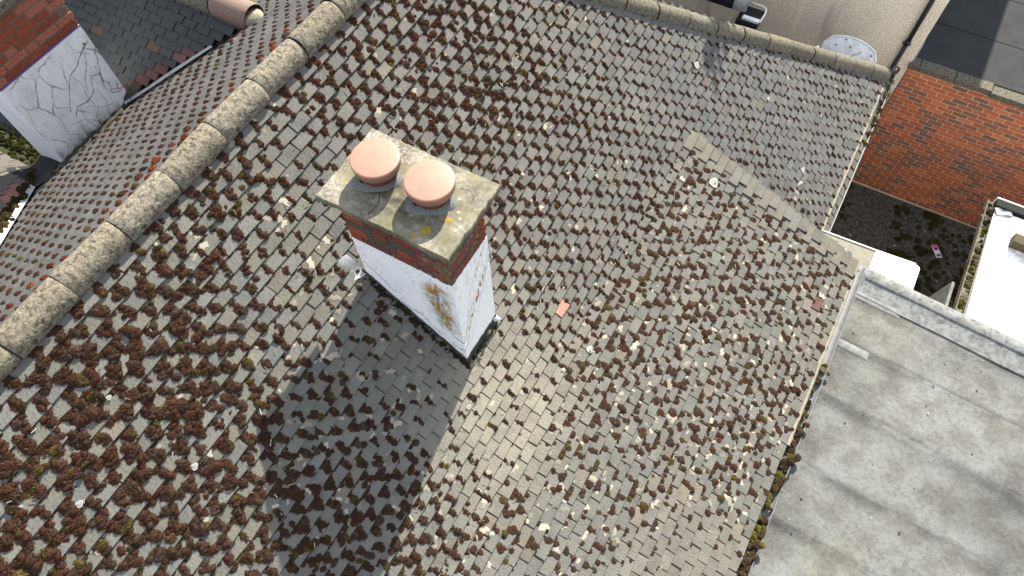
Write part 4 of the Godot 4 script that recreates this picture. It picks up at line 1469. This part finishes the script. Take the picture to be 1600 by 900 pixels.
# ---------------------------------------------------------------- right-hand side
func build_flat_roof() -> void:
	var t := thing("flat_roofed_extension", "flat roofed extension with a cloudy pale grey coated roof in lapped strips", "extension", Vector3(3.2, 0, -2.0))
	var y := H - 6.93
	obj("wall", boxm(Vector3(1.32, 0, -5.18), Vector3(6.4, y - .12, 2.9)), M["pebbledash"], t)
	obj("roof_deck", boxm(Vector3(1.3, y - .12, -5.2), Vector3(6.5, y - .02, 3.0)), M["cream board"], t)
	# strips of felt lapped over each other
	var edges := [-5.0, -4.43, -3.74, -2.96, -2.33, -1.6, -.9, -.15, .6, 1.4, 2.2, 3.02]
	for i in edges.size() - 1:
		var rows := []
		var cols := []
		var z0: float = edges[i] - (.02 if i == 0 else .0)
		var z1: float = edges[i + 1] + .07
		var tone := rng.randf_range(.9, 1.06)
		for a in 15:
			var f := [0.0, .03, .06, .1, .16, .25, .35, .45, .55, .65, .75, .85, .92, .97, 1.0][a] as float
			var z := lerpf(z0, z1, f)
			var row := []
			var cr := []
			for b in 60:
				var x := lerpf(1.3, 6.5, b / 59.0)
				var e := (noise.get_noise_2d(x * 60, i * 40.0) * .025 + noise.get_noise_2d(x * 400, i * 40.0) * .008) if a == 0 or a >= 13 else 0.0
				var k := noise.get_noise_2d(x * 45, z * 45 + 90) * .006
				row.append(Vector3(x, y + k + .008 * f - (.008 if a == 14 else 0.0), z + e + (x - 1.3) * .05))
				var dirt := clampf(.5 + noise.get_noise_2d(x * 110, z * 260 + 500) * 1.6, 0, 1) * exp(-pow((f - .12) / .13, 2.0)) * .5
				dirt += clampf(noise.get_noise_2d(x * 70 + 300, z * 70) * 2.0 - .05, 0, 1) * .34
				var bright := exp(-pow((f - .97) / .05, 2.0)) * .12
				var yel := clampf(noise.get_noise_2d(x * 50 + 900, z * 50) * 2.2 - .25, 0, 1) * (.5 if z > -2.4 else .2)
				var g := tone * (1.0 - dirt + bright)
				cr.append(Color(g, g * (1.0 - .02 * yel), g * (1.0 - .3 * yel)))
			rows.append(row)
			cols.append(cr)
		obj("felt_strip", sheet(rows, Color.WHITE, false, cols), M["roof coating"], t)
	# upstand along the yard side
	var up := []
	for b in 34:
		var x := lerpf(1.22, 6.5, b / 33.0)
		var zo := -5.33 + (x - 1.3) * .075
		var wv := noise.get_noise_1d(x * 80) * .014
		up.append([Vector3(x, y - .28, zo - .004), Vector3(x, y + .035, zo - .004), Vector3(x, y + .05, zo + .012), Vector3(x, y + .05 + wv * .3, zo + .1), Vector3(x, y + .04 + wv * .4, zo + .13), Vector3(x, y + .012 + wv * .5, zo + .22), Vector3(x, y + .012 + absf(wv), zo + .3 + wv), Vector3(x, y - .006, zo + .37 + wv)])
	obj("upstand", sheet(up), M["pale coating"], t, "pale blue grey coated upstand along the yard edge")
	# loose lap lifting along the upstand
	for q in [[1.36, 6.4, .135, .004], [1.3, 6.4, .36, .003]]:
		var rows := []
		for b in 50:
			var x := lerpf(q[0], q[1], b / 49.0)
			var zo: float = -5.33 + (x - 1.3) * .075 + q[2]
			var wv := noise.get_noise_1d(x * 130 + q[2] * 900) * .008
			rows.append([Vector3(x, y + .047, zo + wv - .004), Vector3(x, y + .0495, zo + wv), Vector3(x, y + .03, zo + wv + .004)] if q[2] < .2 else [Vector3(x, y + .008, zo + wv - .02), Vector3(x, y + .016, zo + wv), Vector3(x, y - .004, zo + wv + .004)])
		obj("lap", sheet(rows), M["pale coating"], t)
	for q in [[1.3, 1.82, -5.03, -4.92], [1.3, 1.66, -4.36, -4.27]]:
		var rows := []
		for a in 5:
			var row := []
			for b in 10:
				var x: float = lerpf(q[0], q[1], b / 9.0)
				row.append(Vector3(x, y + .0125 - (.008 if a == 0 or a == 4 or b == 9 else 0.0) + noise.get_noise_2d(x * 300, a * 30) * .003, lerpf(q[2], q[3], a / 4.0) + (x - 1.3) * .06))
			rows.append(row)
		obj("patch_strip", sheet(rows), M["patch strip"], t, "bright patch strip on the flat roof")
	var gx := []
	var gc := []
	for i in 70:
		var p := Vector3(rng.randf_range(1.35, 4.2), y + .012, rng.randf_range(-4.9, 0.4))
		gx.append(Transform3D(Basis(Vector3.UP, rng.randf() * 6.0) * Basis.from_scale(Vector3(1, .8, 1) * rng.randf_range(.004, .012)), p - t.position))
		gc.append([Color(.03, .03, .028), Color(.05, .06, .02), Color(.3, .3, .29)][rng.randi() % 3])
	scatter("grit", scab_mesh(6), M["lichen"], gx, gc, t)
	# canopy along the yard wall
	var c := thing("canopy", "narrow cream and white plastic canopy above the dark yard", "canopy", Vector3(1.4, H - 7.3, -5.7))
	var yc := H - 7.27
	var b1 := MB.new()
	b1.hexa([Vector3(.76, yc - .04, -5.86), Vector3(1.43, yc - .04, -5.89), Vector3(1.43, yc - .04, -5.3), Vector3(.76, yc - .04, -5.3)], [Vector3(.76, yc, -5.86), Vector3(1.43, yc, -5.89), Vector3(1.43, yc, -5.3), Vector3(.76, yc, -5.3)], .004, Color.WHITE)
	obj("board", b1.mesh(), M["cream board"], c)
	var pts := []
	for q in 7:
		var a := PI / 2 * q / 6.0
		pts.append(Vector2(1.90 + sin(a) * .05, -5.875 - cos(a) * .05 + .0))
	var pb := MB.new()
	var poly := [Vector2(1.432, -5.9)]
	for p in pts: poly.append(p)
	poly.append(Vector2(1.95, -5.25)); poly.append(Vector2(1.432, -5.25))
	var cc := Vector2(1.7, -5.55)
	for i in poly.size():
		var p: Vector2 = poly[i]
		var q: Vector2 = poly[(i + 1) % poly.size()]
		pb.tri(Vector3(cc.x, yc + .012, cc.y), Vector3(p.x, yc + .01, p.y), Vector3(q.x, yc + .01, q.y), Vector3.UP, Color.WHITE)
		pb.quad(Vector3(p.x, yc + .01, p.y), Vector3(q.x, yc + .01, q.y), Vector3(q.x, yc - .05, q.y), Vector3(p.x, yc - .05, p.y), Vector3(p.x - cc.x, 0, p.y - cc.y), Color.WHITE)
	obj("panel", pb.mesh(), M["white plastic"], c)
	obj("rim", tube([Vector3(.76, yc + .004, -5.872), Vector3(1.43, yc + .006, -5.9), Vector3(1.89, yc + .01, -5.93)], .011), M["white plastic"], c)

func build_brick_building() -> void:
	var t := thing("brick_building", "red brick flat roofed building with concrete coping across the yard", "building", Vector3(3.5, 0, -12.0))
	var top := H - 7.94
	var z := -9.96
	obj("wall", boxm(Vector3(1.1, 0, z - .22), Vector3(7.0, top, z - .008)), M["joint"], t)
	var w := t.get_node("wall")
	var mats := [M["brick0"], M["brick1"], M["brick2"], M["brick3"], M["brick4"], M["brick5"], M["brick6"]]
	var n := int(top / .0752)
	brick_face(Vector3(1.1, top - n * .0752, z - .007), Vector3.RIGHT, Vector3.BACK, 5.9, n, .0752, mats, w, 298, "stretcher", Vector3.UP, 2.6)
	# the rest of the building
	obj("wall", boxm(Vector3(1.12, 0, -22.0), Vector3(1.32, top - .02, z - .23)), M["joint"], t)
	obj("wall", boxm(Vector3(6.8, 0, -22.0), Vector3(7.0, top - .02, z - .23)), M["joint"], t)
	# black felt roof in sheets
	var xs := [1.12, 2.45, 3.6, 4.8, 7.0]
	var zs := [-10.12, -11.05, -12.1, -13.2, -14.4, -16.0, -19.0, -22.0]
	for i in zs.size() - 1:
		var rows := []
		for a in 3:
			var row := []
			for b in 8:
				row.append(Vector3(lerpf(1.12, 7.0, b / 7.0), top + .055 + .006 * (1 - a / 2.0), lerpf(zs[i] + .03, zs[i + 1], a / 2.0)))
			rows.append(row)
		obj("felt_sheet", sheet(rows), M["black felt"], t)
	obj("roof_deck", boxm(Vector3(1.12, top - .08, -22.0), Vector3(7.0, top + .04, -10.13)), M["cream board"], t)
	# coping stones
	for q in [[1.07, 1.215, 0.0, .0], [1.22, 1.73, 0.0, .004], [1.737, 2.26, .004, .0], [2.266, 2.82, .05, .003], [2.826, 3.4, .05, .0], [3.406, 4.0, .05, .004], [4.006, 4.6, .05, 0.0], [4.606, 5.3, .05, 0.0], [5.306, 7.0, .05, 0.0]]:
		var b := MB.new()
		b.box(Transform3D(Basis(Vector3.UP, rng.randfn(0, .004)), Vector3((q[0] + q[1]) / 2, top + .045 + q[3], -10.0 + q[2] + .02)), Vector3(q[1] - q[0], .085, .19), .008, Color(.8, .8, .78) * rng.randf_range(.9, 1.05))
		obj("coping_stone", b.mesh(), M["hip concrete"], t)
	# litter of white specks on the felt
	var sx := []
	var sc := []
	for i in 60:
		sx.append(Transform3D(Basis(Vector3.UP, rng.randf() * 6) * Basis.from_scale(Vector3.ONE * rng.randf_range(.008, .022)), Vector3(rng.randf_range(1.2, 3.6), top + .066, rng.randf_range(-12.6, -10.2))))
		sc.append(Color(.5, .5, .48))
	scatter("specks", scab_mesh(8), M["lichen"], sx, sc, t)

func build_rendered_house() -> void:
	var t := thing("pebbledashed_house", "beige pebbledashed house wall beyond the hipped roof end", "house", Vector3(-3, 0, -14.0))
	var z := -9.94
	obj("wall", boxm(Vector3(-7, 0, -15.0), Vector3(1.085, 4.12, z)), M["pebbledash"], t)
	obj("wall", boxm(Vector3(-7, 0, -22.0), Vector3(1.1, 6.9, -15.2)), M["pebbledash"], t)
	var r := MB.new()
	var hi := Vector3(-2.9, 9.6, 0)
	for q in [[-7.3, 1], [1.38, -1]]:
		r.quad(Vector3(q[0], 7.15, -22.2), Vector3(q[0], 7.15, -15.0), Vector3(-2.9, 9.4, -15.0), Vector3(-2.9, 9.4, -22.2), Vector3(-q[1], 1, 0), Color(.4, .4, .4))
		r.quad(Vector3(q[0], 7.05, -22.2), Vector3(q[0], 7.05, -15.0), Vector3(-2.9, 9.3, -15.0), Vector3(-2.9, 9.3, -22.2), Vector3(q[1], -1, 0), Color(.4, .4, .4))
		r.quad(Vector3(q[0], 7.15, -22.2), Vector3(q[0], 7.15, -15.0), Vector3(q[0], 7.05, -15.0), Vector3(q[0], 7.05, -22.2), Vector3(-q[1], 0, 0), Color(.4, .4, .4))
	r.tri(Vector3(-7.1, 6.9, -15.2), Vector3(1.1, 6.9, -15.2), Vector3(-2.9, 9.35, -15.2), Vector3.BACK, Color(1, 1, 1))
	obj("roof", r.mesh(), M["mortar"], t)
	obj("roof", boxm(Vector3(-7.05, 4.12, -15.2), Vector3(1.1, 4.2, z - .02)), M["black felt"], t)
	# lead flashing turned down the corner
	obj("flashing", boxm(Vector3(1.087, H - 7.86, z - .5), Vector3(1.105, H - 7.55, z - .01)), M["pale lead"], t)
	# aerial mast: out of the picture, but its thin shadow falls on the roof
	obj("aerial_mast", tube([Vector3(-1.86, 4.2, -11.6), Vector3(-1.86, 9.2, -11.6)], .075), M["grey plastic"], t)
	for k in 5:
		obj("aerial_rod", tube([Vector3(-2.1 + .02 * k, 9.1 - k * .13, -11.6), Vector3(-1.62 - .02 * k, 9.1 - k * .13, -11.6)], .03), M["grey plastic"], t)
	# downpipe
	var dp := thing("downpipe", "black plastic downpipe on the beige pebbledashed wall", "downpipe", Vector3(.88, 0, z + .06))
	obj("pipe", tube([Vector3(.885, .05, z + .055), Vector3(.885, 3.18, z + .055)], .034, 14), M["black plastic"], dp)
	obj("pipe", tube([Vector3(.885, 3.18, z + .055), Vector3(.885, 4.3, z + .055)], .034, 14), M["black plastic"], dp)
	obj("collar", tube([Vector3(.885, 3.14, z + .055), Vector3(.885, 3.22, z + .055)], .042, 14), M["black plastic"], dp)
	for y in [1.2, 3.13]:
		obj("bracket", boxm(Vector3(.83, y - .02, z + .001), Vector3(.94, y + .02, z + .03)), M["black plastic"], dp)
	# satellite dish, seen from behind: wide, its ends cut straight
	var s := thing("satellite_dish", "pale grey satellite dish seen from behind with its ends cut straight", "satellite dish", Vector3(.2, H - 7.7, -9.4))
	var c := Vector3(.2, H - 7.68, -9.42)
	var face := Vector3(-.05, .32, 1.0).normalized()
	var sx := Vector3.UP.cross(face).normalized()
	var sy := face.cross(sx)
	var outline := []
	for i in 25:
		var f := i / 24.0
		outline.append(Vector2(lerpf(-.33, .33, f), .27 - pow(lerpf(-1.0, 1.0, f), 2.0) * .085))
	outline.append(Vector2(.4, .07)); outline.append(Vector2(.4, -.07))
	for i in 25:
		var f := i / 24.0
		outline.append(Vector2(lerpf(.33, -.33, f), -.27 + pow(lerpf(1.0, -1.0, f), 2.0) * .085))
	outline.append(Vector2(-.4, -.07)); outline.append(Vector2(-.4, .07))
	var rows := []
	for q in [[.0, .035], [.5, .03], [.9, .012], [.955, .010], [.96, .018], [.985, .018], [1.0, .008], [1.0, -.014], [.97, -.02]]:
		var row := []
		for p in outline:
			row.append(c + sx * p.x * q[0] + sy * p.y * q[0] + face * q[1])
		rows.append(row)
	obj("reflector", sheet(rows, Color.WHITE, true), M["dish paint"], s)
	for p in [Vector2(-.22, .1), Vector2(-.02, .14), Vector2(.22, -.1), Vector2(-.12, .22), Vector2(.3, .12), Vector2(.03, -.02), Vector2(-.03, -.03)]:
		obj("bolt", lathe(c + sx * p.x + sy * p.y + face * (.036 if p.length() < .2 else .03), [Vector2(.011, -.012), Vector2(.011, .004), Vector2(.001, .006)], 10), M["iron"], s)
	var cab := []
	for i in 20:
		var f := i / 19.0
		cab.append(c + sx * (.03 + .1 * f + .02 * sin(f * 8)) + sy * (-.03 + .17 * f + .03 * sin(f * 5 + 1)) + face * (.036))
	obj("cable", tube(cab, .004, 6), M["grey plastic"], s)
	obj("bracket", boxm(c + Vector3(-.06, -.32, -.5), c + Vector3(.06, -.22, .0)), M["iron"], s)
	# black felted box roof with lead end and white gutter beyond the hip
	var b := thing("bay_roof", "black rounded bay roof with a crumpled lead end beyond the hip", "bay roof", Vector3(-1.9, H - 7.3, -9.3))
	obj("barrel", half_round(Vector3(-3.2, H - 7.25, -9.33), Vector3(-1.55, H - 7.25, -9.33), .2, Vector3.UP, 0.5, 4.0, .004), M["black lead"], b)
	var lr := []
	for i in 9:
		var row := []
		for j in 13:
			var a := lerpf(-.4, PI + .4, j / 12.0)
			var x := -1.6 + i * .026
			var rr := .212 - .03 * maxf(0, i - 4) / 4.0 + noise.get_noise_2d(i * 60, j * 50) * .03
			row.append(Vector3(x, H - 7.25 + sin(a) * rr, -9.33 + cos(a) * rr))
		lr.append(row)
	obj("lead_end", sheet(lr), M["pale lead"], b)
	var g := thing("white_gutter_end", "short white gutter end holding moss beside the black bay roof", "gutter", Vector3(-1.25, H - 7.45, -9.3))
	var path := [Vector3(-1.5, H - 7.4, -9.49), Vector3(-1.25, H - 7.4, -9.49), Vector3(-1.18, H - 7.4, -9.47), Vector3(-1.15, H - 7.4, -9.42), Vector3(-1.14, H - 7.4, -9.34), Vector3(-1.15, H - 7.4, -9.14)]
	obj("rim", tube(path, .014, 8), M["white plastic"], g)
	var tr := MB.new()
	tr.hexa([Vector3(-1.5, H - 7.55, -9.48), Vector3(-1.16, H - 7.55, -9.48), Vector3(-1.16, H - 7.55, -9.12), Vector3(-1.5, H - 7.55, -9.12)], [Vector3(-1.5, H - 7.46, -9.48), Vector3(-1.16, H - 7.46, -9.48), Vector3(-1.16, H - 7.46, -9.12), Vector3(-1.5, H - 7.46, -9.12)], .004, Color.WHITE)
	obj("trough", tr.mesh(), M["black plastic"], g)
	obj("bracket", boxm(Vector3(-1.42, H - 7.44, -9.2), Vector3(-1.16, H - 7.4, -9.13)), M["white plastic"], g)

func build_yard() -> void:
	var b := MB.new()
	b.quad(Vector3(-80, -.02, -120), Vector3(80, -.02, -120), Vector3(80, -.02, 60), Vector3(-80, -.02, 60), Vector3.UP, Color.WHITE)
	structure("ground", b.mesh(), M["far ground"], "bare ground round the houses", "ground")
	var rows := []
	for i in 36:
		var row := []
		for j in 30:
			var p := Vector3(lerpf(.4, 6.5, j / 29.0), 0, lerpf(-10.0, -5.0, i / 35.0))
			p.y = noise.get_noise_2d(p.x * 60, p.z * 60) * .02 + noise.get_noise_2d(p.x * 260, p.z * 260) * .008
			row.append(p)
		rows.append(row)
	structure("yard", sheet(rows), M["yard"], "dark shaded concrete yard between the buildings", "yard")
	var xs := []
	var cs := []
	for i in 900:
		var x := rng.randf_range(.9, 3.6)
		var z := rng.randf_range(-9.9, -6.2)
		var k := n2(x, z, 60) + (0.25 if z < -8.6 else 0.0)
		if k < 0.12 + rng.randf() * 0.15: continue
		var r := rng.randf_range(.015, .05)
		xs.append(Transform3D(Basis(Vector3.UP, rng.randf() * 6) * Basis.from_scale(Vector3(r * 1.4, r * .4, r * 1.4)), Vector3(x, .004, z)))
		cs.append(Color(.065, .08, .02).lerp(Color(.075, .06, .036), rng.randf()) * rng.randf_range(.7, 1.3))
	var m := thing("yard_moss", "dull green moss in patches over the dark yard floor", "moss")
	m.set_meta("kind", "stuff")
	scatter("moss_patch", moss_mesh(33), M["moss"], xs, cs, m)
	# grass tufts near the middle of the yard
	var bl := MB.new()
	for i in 26:
		var a := rng.randf() * TAU
		var o := Vector3(cos(a), 0, sin(a))
		var s := Vector3(-sin(a), 0, cos(a)) * .05
		bl.tri(o * .1 - s, o * .1 + s, o * rng.randf_range(.6, 1.0) + Vector3(0, rng.randf_range(.4, 1.0), 0), Vector3.UP, Color.WHITE)
	var gx := []
	var gc := []
	for i in 130:
		var p := Vector3(2.55 + rng.randfn(0, .16), .0, -7.55 + rng.randfn(0, .22)) if i < 90 else Vector3(rng.randf_range(1.6, 2.9), 0, rng.randf_range(-8.6, -7.2))
		gx.append(Transform3D(Basis(Vector3.UP, rng.randf() * 6) * Basis.from_scale(Vector3.ONE * rng.randf_range(.03, .075)), p))
		gc.append(Color(.06, .13, .02) * rng.randf_range(.6, 1.2))
	var g := thing("grass", "small green grass tufts growing through the yard floor", "grass")
	g.set_meta("kind", "stuff")
	scatter("grass_tufts", bl.mesh(), M["card"], gx, gc, g)
	var px := []
	var pc := []
	for i in 260:
		px.append(Transform3D(Basis(Vector3.UP, rng.randf() * 6) * Basis.from_scale(Vector3.ONE * rng.randf_range(.006, .026)), Vector3(rng.randf_range(1.0, 3.6), .012, rng.randf_range(-9.9, -6.3))))
		pc.append(Color(.22, .21, .19) * rng.randf_range(.4, 1.5))
	var pe := thing("pebbles", "pale grit and pebbles strewn over the dark yard floor", "pebbles")
	pe.set_meta("kind", "stuff")
	scatter("grit", scab_mesh(4), M["lichen"], px, pc, pe)
	# a flattened pink and white packet
	var pk := thing("packet", "flattened pink and white packet lying on the yard floor", "packet", Vector3(3.03, .02, -9.15))
	var at := Vector3(3.03, .03, -9.15)
	var xf := Transform3D(Basis(Vector3.UP, -.98), at)
	for q in [["card_sheet", Vector3(0, 0, 0), Vector3(.26, .012, .1), Color(.62, .6, .64)], ["pink_band", Vector3(-.10, .0085, 0), Vector3(.062, .004, .1), Color(.5, .1, .25)], ["dark_panel", Vector3(-.045, .0085, .0), Vector3(.045, .004, .07), Color(.05, .04, .06)], ["dark_panel", Vector3(.085, .0085, .0), Vector3(.05, .004, .07), Color(.1, .09, .11)]]:
		var bb := MB.new()
		bb.box(xf * Transform3D(Basis(), q[1]), q[2], .002, q[3])
		obj(q[0], bb.mesh(), M["card"], pk)

func build_outbuilding() -> void:
	var t := thing("white_outbuilding", "low outbuilding with a dazzling white flat roof beside the yard", "outbuilding", Vector3(4.5, 0, -6.5))
	var y := H - 8.6
	obj("wall", boxm(Vector3(3.65, 0, -8.45), Vector3(6.9, y - .12, -3.6)), M["pebbledash"], t)
	var rows := []
	for a in 14:
		var row := []
		for b in 20:
			var x := lerpf(3.0, 7.0, b / 19.0)
			var z := lerpf(-8.5, -3.5, a / 13.0)
			row.append(Vector3(x - .02 * (z + 8.5) * -.5, y + noise.get_noise_2d(x * 50, z * 50) * .01, z))
		rows.append(row)
	obj("roof_sheet", sheet(rows), M["white roof"], t)
	obj("roof_deck", boxm(Vector3(3.0, y - .12, -8.55), Vector3(7.0, y - .03, -3.5)), M["cream board"], t)
	# upstand along the far edge, black with a white lip
	obj("upstand", boxm(Vector3(2.98, y - .1, -8.66), Vector3(7.0, y + .05, -8.53)), M["black lead"], t)
	obj("trim", boxm(Vector3(2.97, y - .1, -8.685), Vector3(7.0, y + .06, -8.662)), M["white plastic"], t)
	var lr := []
	for i in 8:
		var row := []
		for j in 6:
			var x := 2.98 + i * .03
			row.append(Vector3(x + j * .01, y + .022 + .008 * sin(i * 1.1 + j * .6), -8.5 + j * .022 - i * .012))
		lr.append(row)
	obj("flashing", sheet(lr), M["pale lead"], t)
	# left edge: old concrete gutter with moss
	obj("gutter", boxm(Vector3(2.9, y - .12, -8.66), Vector3(2.995, y - .05, -3.5)), M["hip concrete"], t)
	obj("gutter_lip", boxm(Vector3(2.885, y - .12, -8.66), Vector3(2.901, y - .02, -3.5)), M["hip concrete"], t)
	var bl := MB.new()
	bl.box(Transform3D(Basis(Vector3.UP, -.03), Vector3(3.5, y + .07, -8.0)), Vector3(.42, .14, .17), .008, Color(1, 1, 1))
	obj("timber_block", bl.mesh(), M["old timber"], t)
	# a sheet of clear plastic hanging under the gutter
	var ps := MB.new()
	ps.hexa([Vector3(2.74, y - .75, -7.15), Vector3(2.82, y - .75, -7.15), Vector3(2.82, y - .7, -6.1), Vector3(2.74, y - .7, -6.1)], [Vector3(2.79, y - .14, -7.1), Vector3(2.83, y - .14, -7.1), Vector3(2.83, y - .14, -6.1), Vector3(2.79, y - .14, -6.1)], .003, Color.WHITE)
	obj("hanging_panel", ps.mesh(), M["pale coating"], t)
	var xs := []
	var cs := []
	for i in 120:
		var r := rng.randf_range(.012, .04)
		xs.append(Transform3D(Basis(Vector3.UP, rng.randf() * 6) * Basis.from_scale(Vector3(r, r * .7, r * 1.3)), Vector3(2.945 + rng.randfn(0, .022), y - .05, rng.randf_range(-8.6, -6.2))))
		cs.append([Color(.1, .11, .025), Color(.05, .04, .03), Color(.3, .28, .24)][rng.randi() % 3] * rng.randf_range(.6, 1.3))
	scatter("gutter_moss", moss_mesh(41), M["moss"], xs.map(func(x): return Transform3D(x.basis, x.origin - t.position)), cs, t)

func _ready() -> void:
	rng.seed = 20240611
	noise.seed = 7
	noise.frequency = 0.01
	noise.fractal_octaves = 3
	# camera
	eye = Camera3D.new()
	eye.name = "camera"
	add_child(eye)
	eye.transform = Transform3D(Basis(Vector3(0.86989347, -0.02631761, -0.49253703), Vector3(-0.42116721, 0.48009692, -0.76949667), Vector3(0.25671682, 0.87682058, 0.40654907)).orthonormalized(), Vector3(0, H, 0))
	eye.fov = 44.518
	eye.near = 0.05
	eye.far = 500.0
	eye.current = true
	# sky, exposure
	var env := Environment.new()
	env.background_mode = Environment.BG_SKY
	var sky := Sky.new()
	var sm := ProceduralSkyMaterial.new()
	sm.sky_top_color = lin(.4, .437, .5)
	sm.sky_horizon_color = lin(.72, .76, .80)
	sm.sky_curve = 0.16
	sm.ground_bottom_color = lin(.12, .115, .1)
	sm.ground_horizon_color = lin(.35, .36, .36)
	sm.sun_angle_max = 12.0
	sm.sky_energy_multiplier = 1.0
	sky.sky_material = sm
	env.sky = sky
	env.background_energy_multiplier = 0.96
	env.tonemap_mode = Environment.TONE_MAPPER_LINEAR
	env.tonemap_exposure = 3.3
	env.sdfgi_enabled = true
	env.ssao_enabled = true
	env.ssil_enabled = true
	var we := WorldEnvironment.new()
	we.name = "world_environment"
	we.environment = env
	add_child(we)
	# sun
	var sun := DirectionalLight3D.new()
	sun.name = "sun"
	sun.light_energy = 1.6
	sun.light_color = Color(1.0, 0.965, 0.9)
	sun.light_angular_distance = 0.5
	sun.shadow_enabled = true
	add_child(sun)
	var az := deg_to_rad(SUN_AZ)
	var el := deg_to_rad(SUN_EL)
	var to := Vector3(-sin(az) * cos(el), sin(el), -cos(az) * cos(el))
	sun.transform = Transform3D(Basis.looking_at(-to, Vector3.UP), Vector3(0, 30, 0))
	make_materials()
	tri_tex(mat("dark clay ridge", lin(.2, .15, .14), 0.8), M["ridge concrete"].albedo_texture, 0.7)
	tri_tex(mat("pot bedding", lin(.13, .135, .13), 0.95), M["ridge concrete"].detail_albedo, 0.18)
	mat("violet paint", lin(.12, .07, .22), 0.6)
	tri_tex(mat("dish paint", lin(.74, .77, .8), 0.5), M["lead"].albedo_texture, 1.2)
	tri_tex(mat("old timber", lin(.085, .075, .055), 0.9), M["ridge concrete"].albedo_texture, 0.5)
	tri_tex(mat("white roof", lin(.8, .8, .8), 0.7), M["pale coating"].detail_albedo, 2.0)
	# the place
	build_yard()
	build_house()
	build_neighbours()
	build_flat_roof()
	build_brick_building()
	build_rendered_house()
	build_outbuilding()
	build_moss()
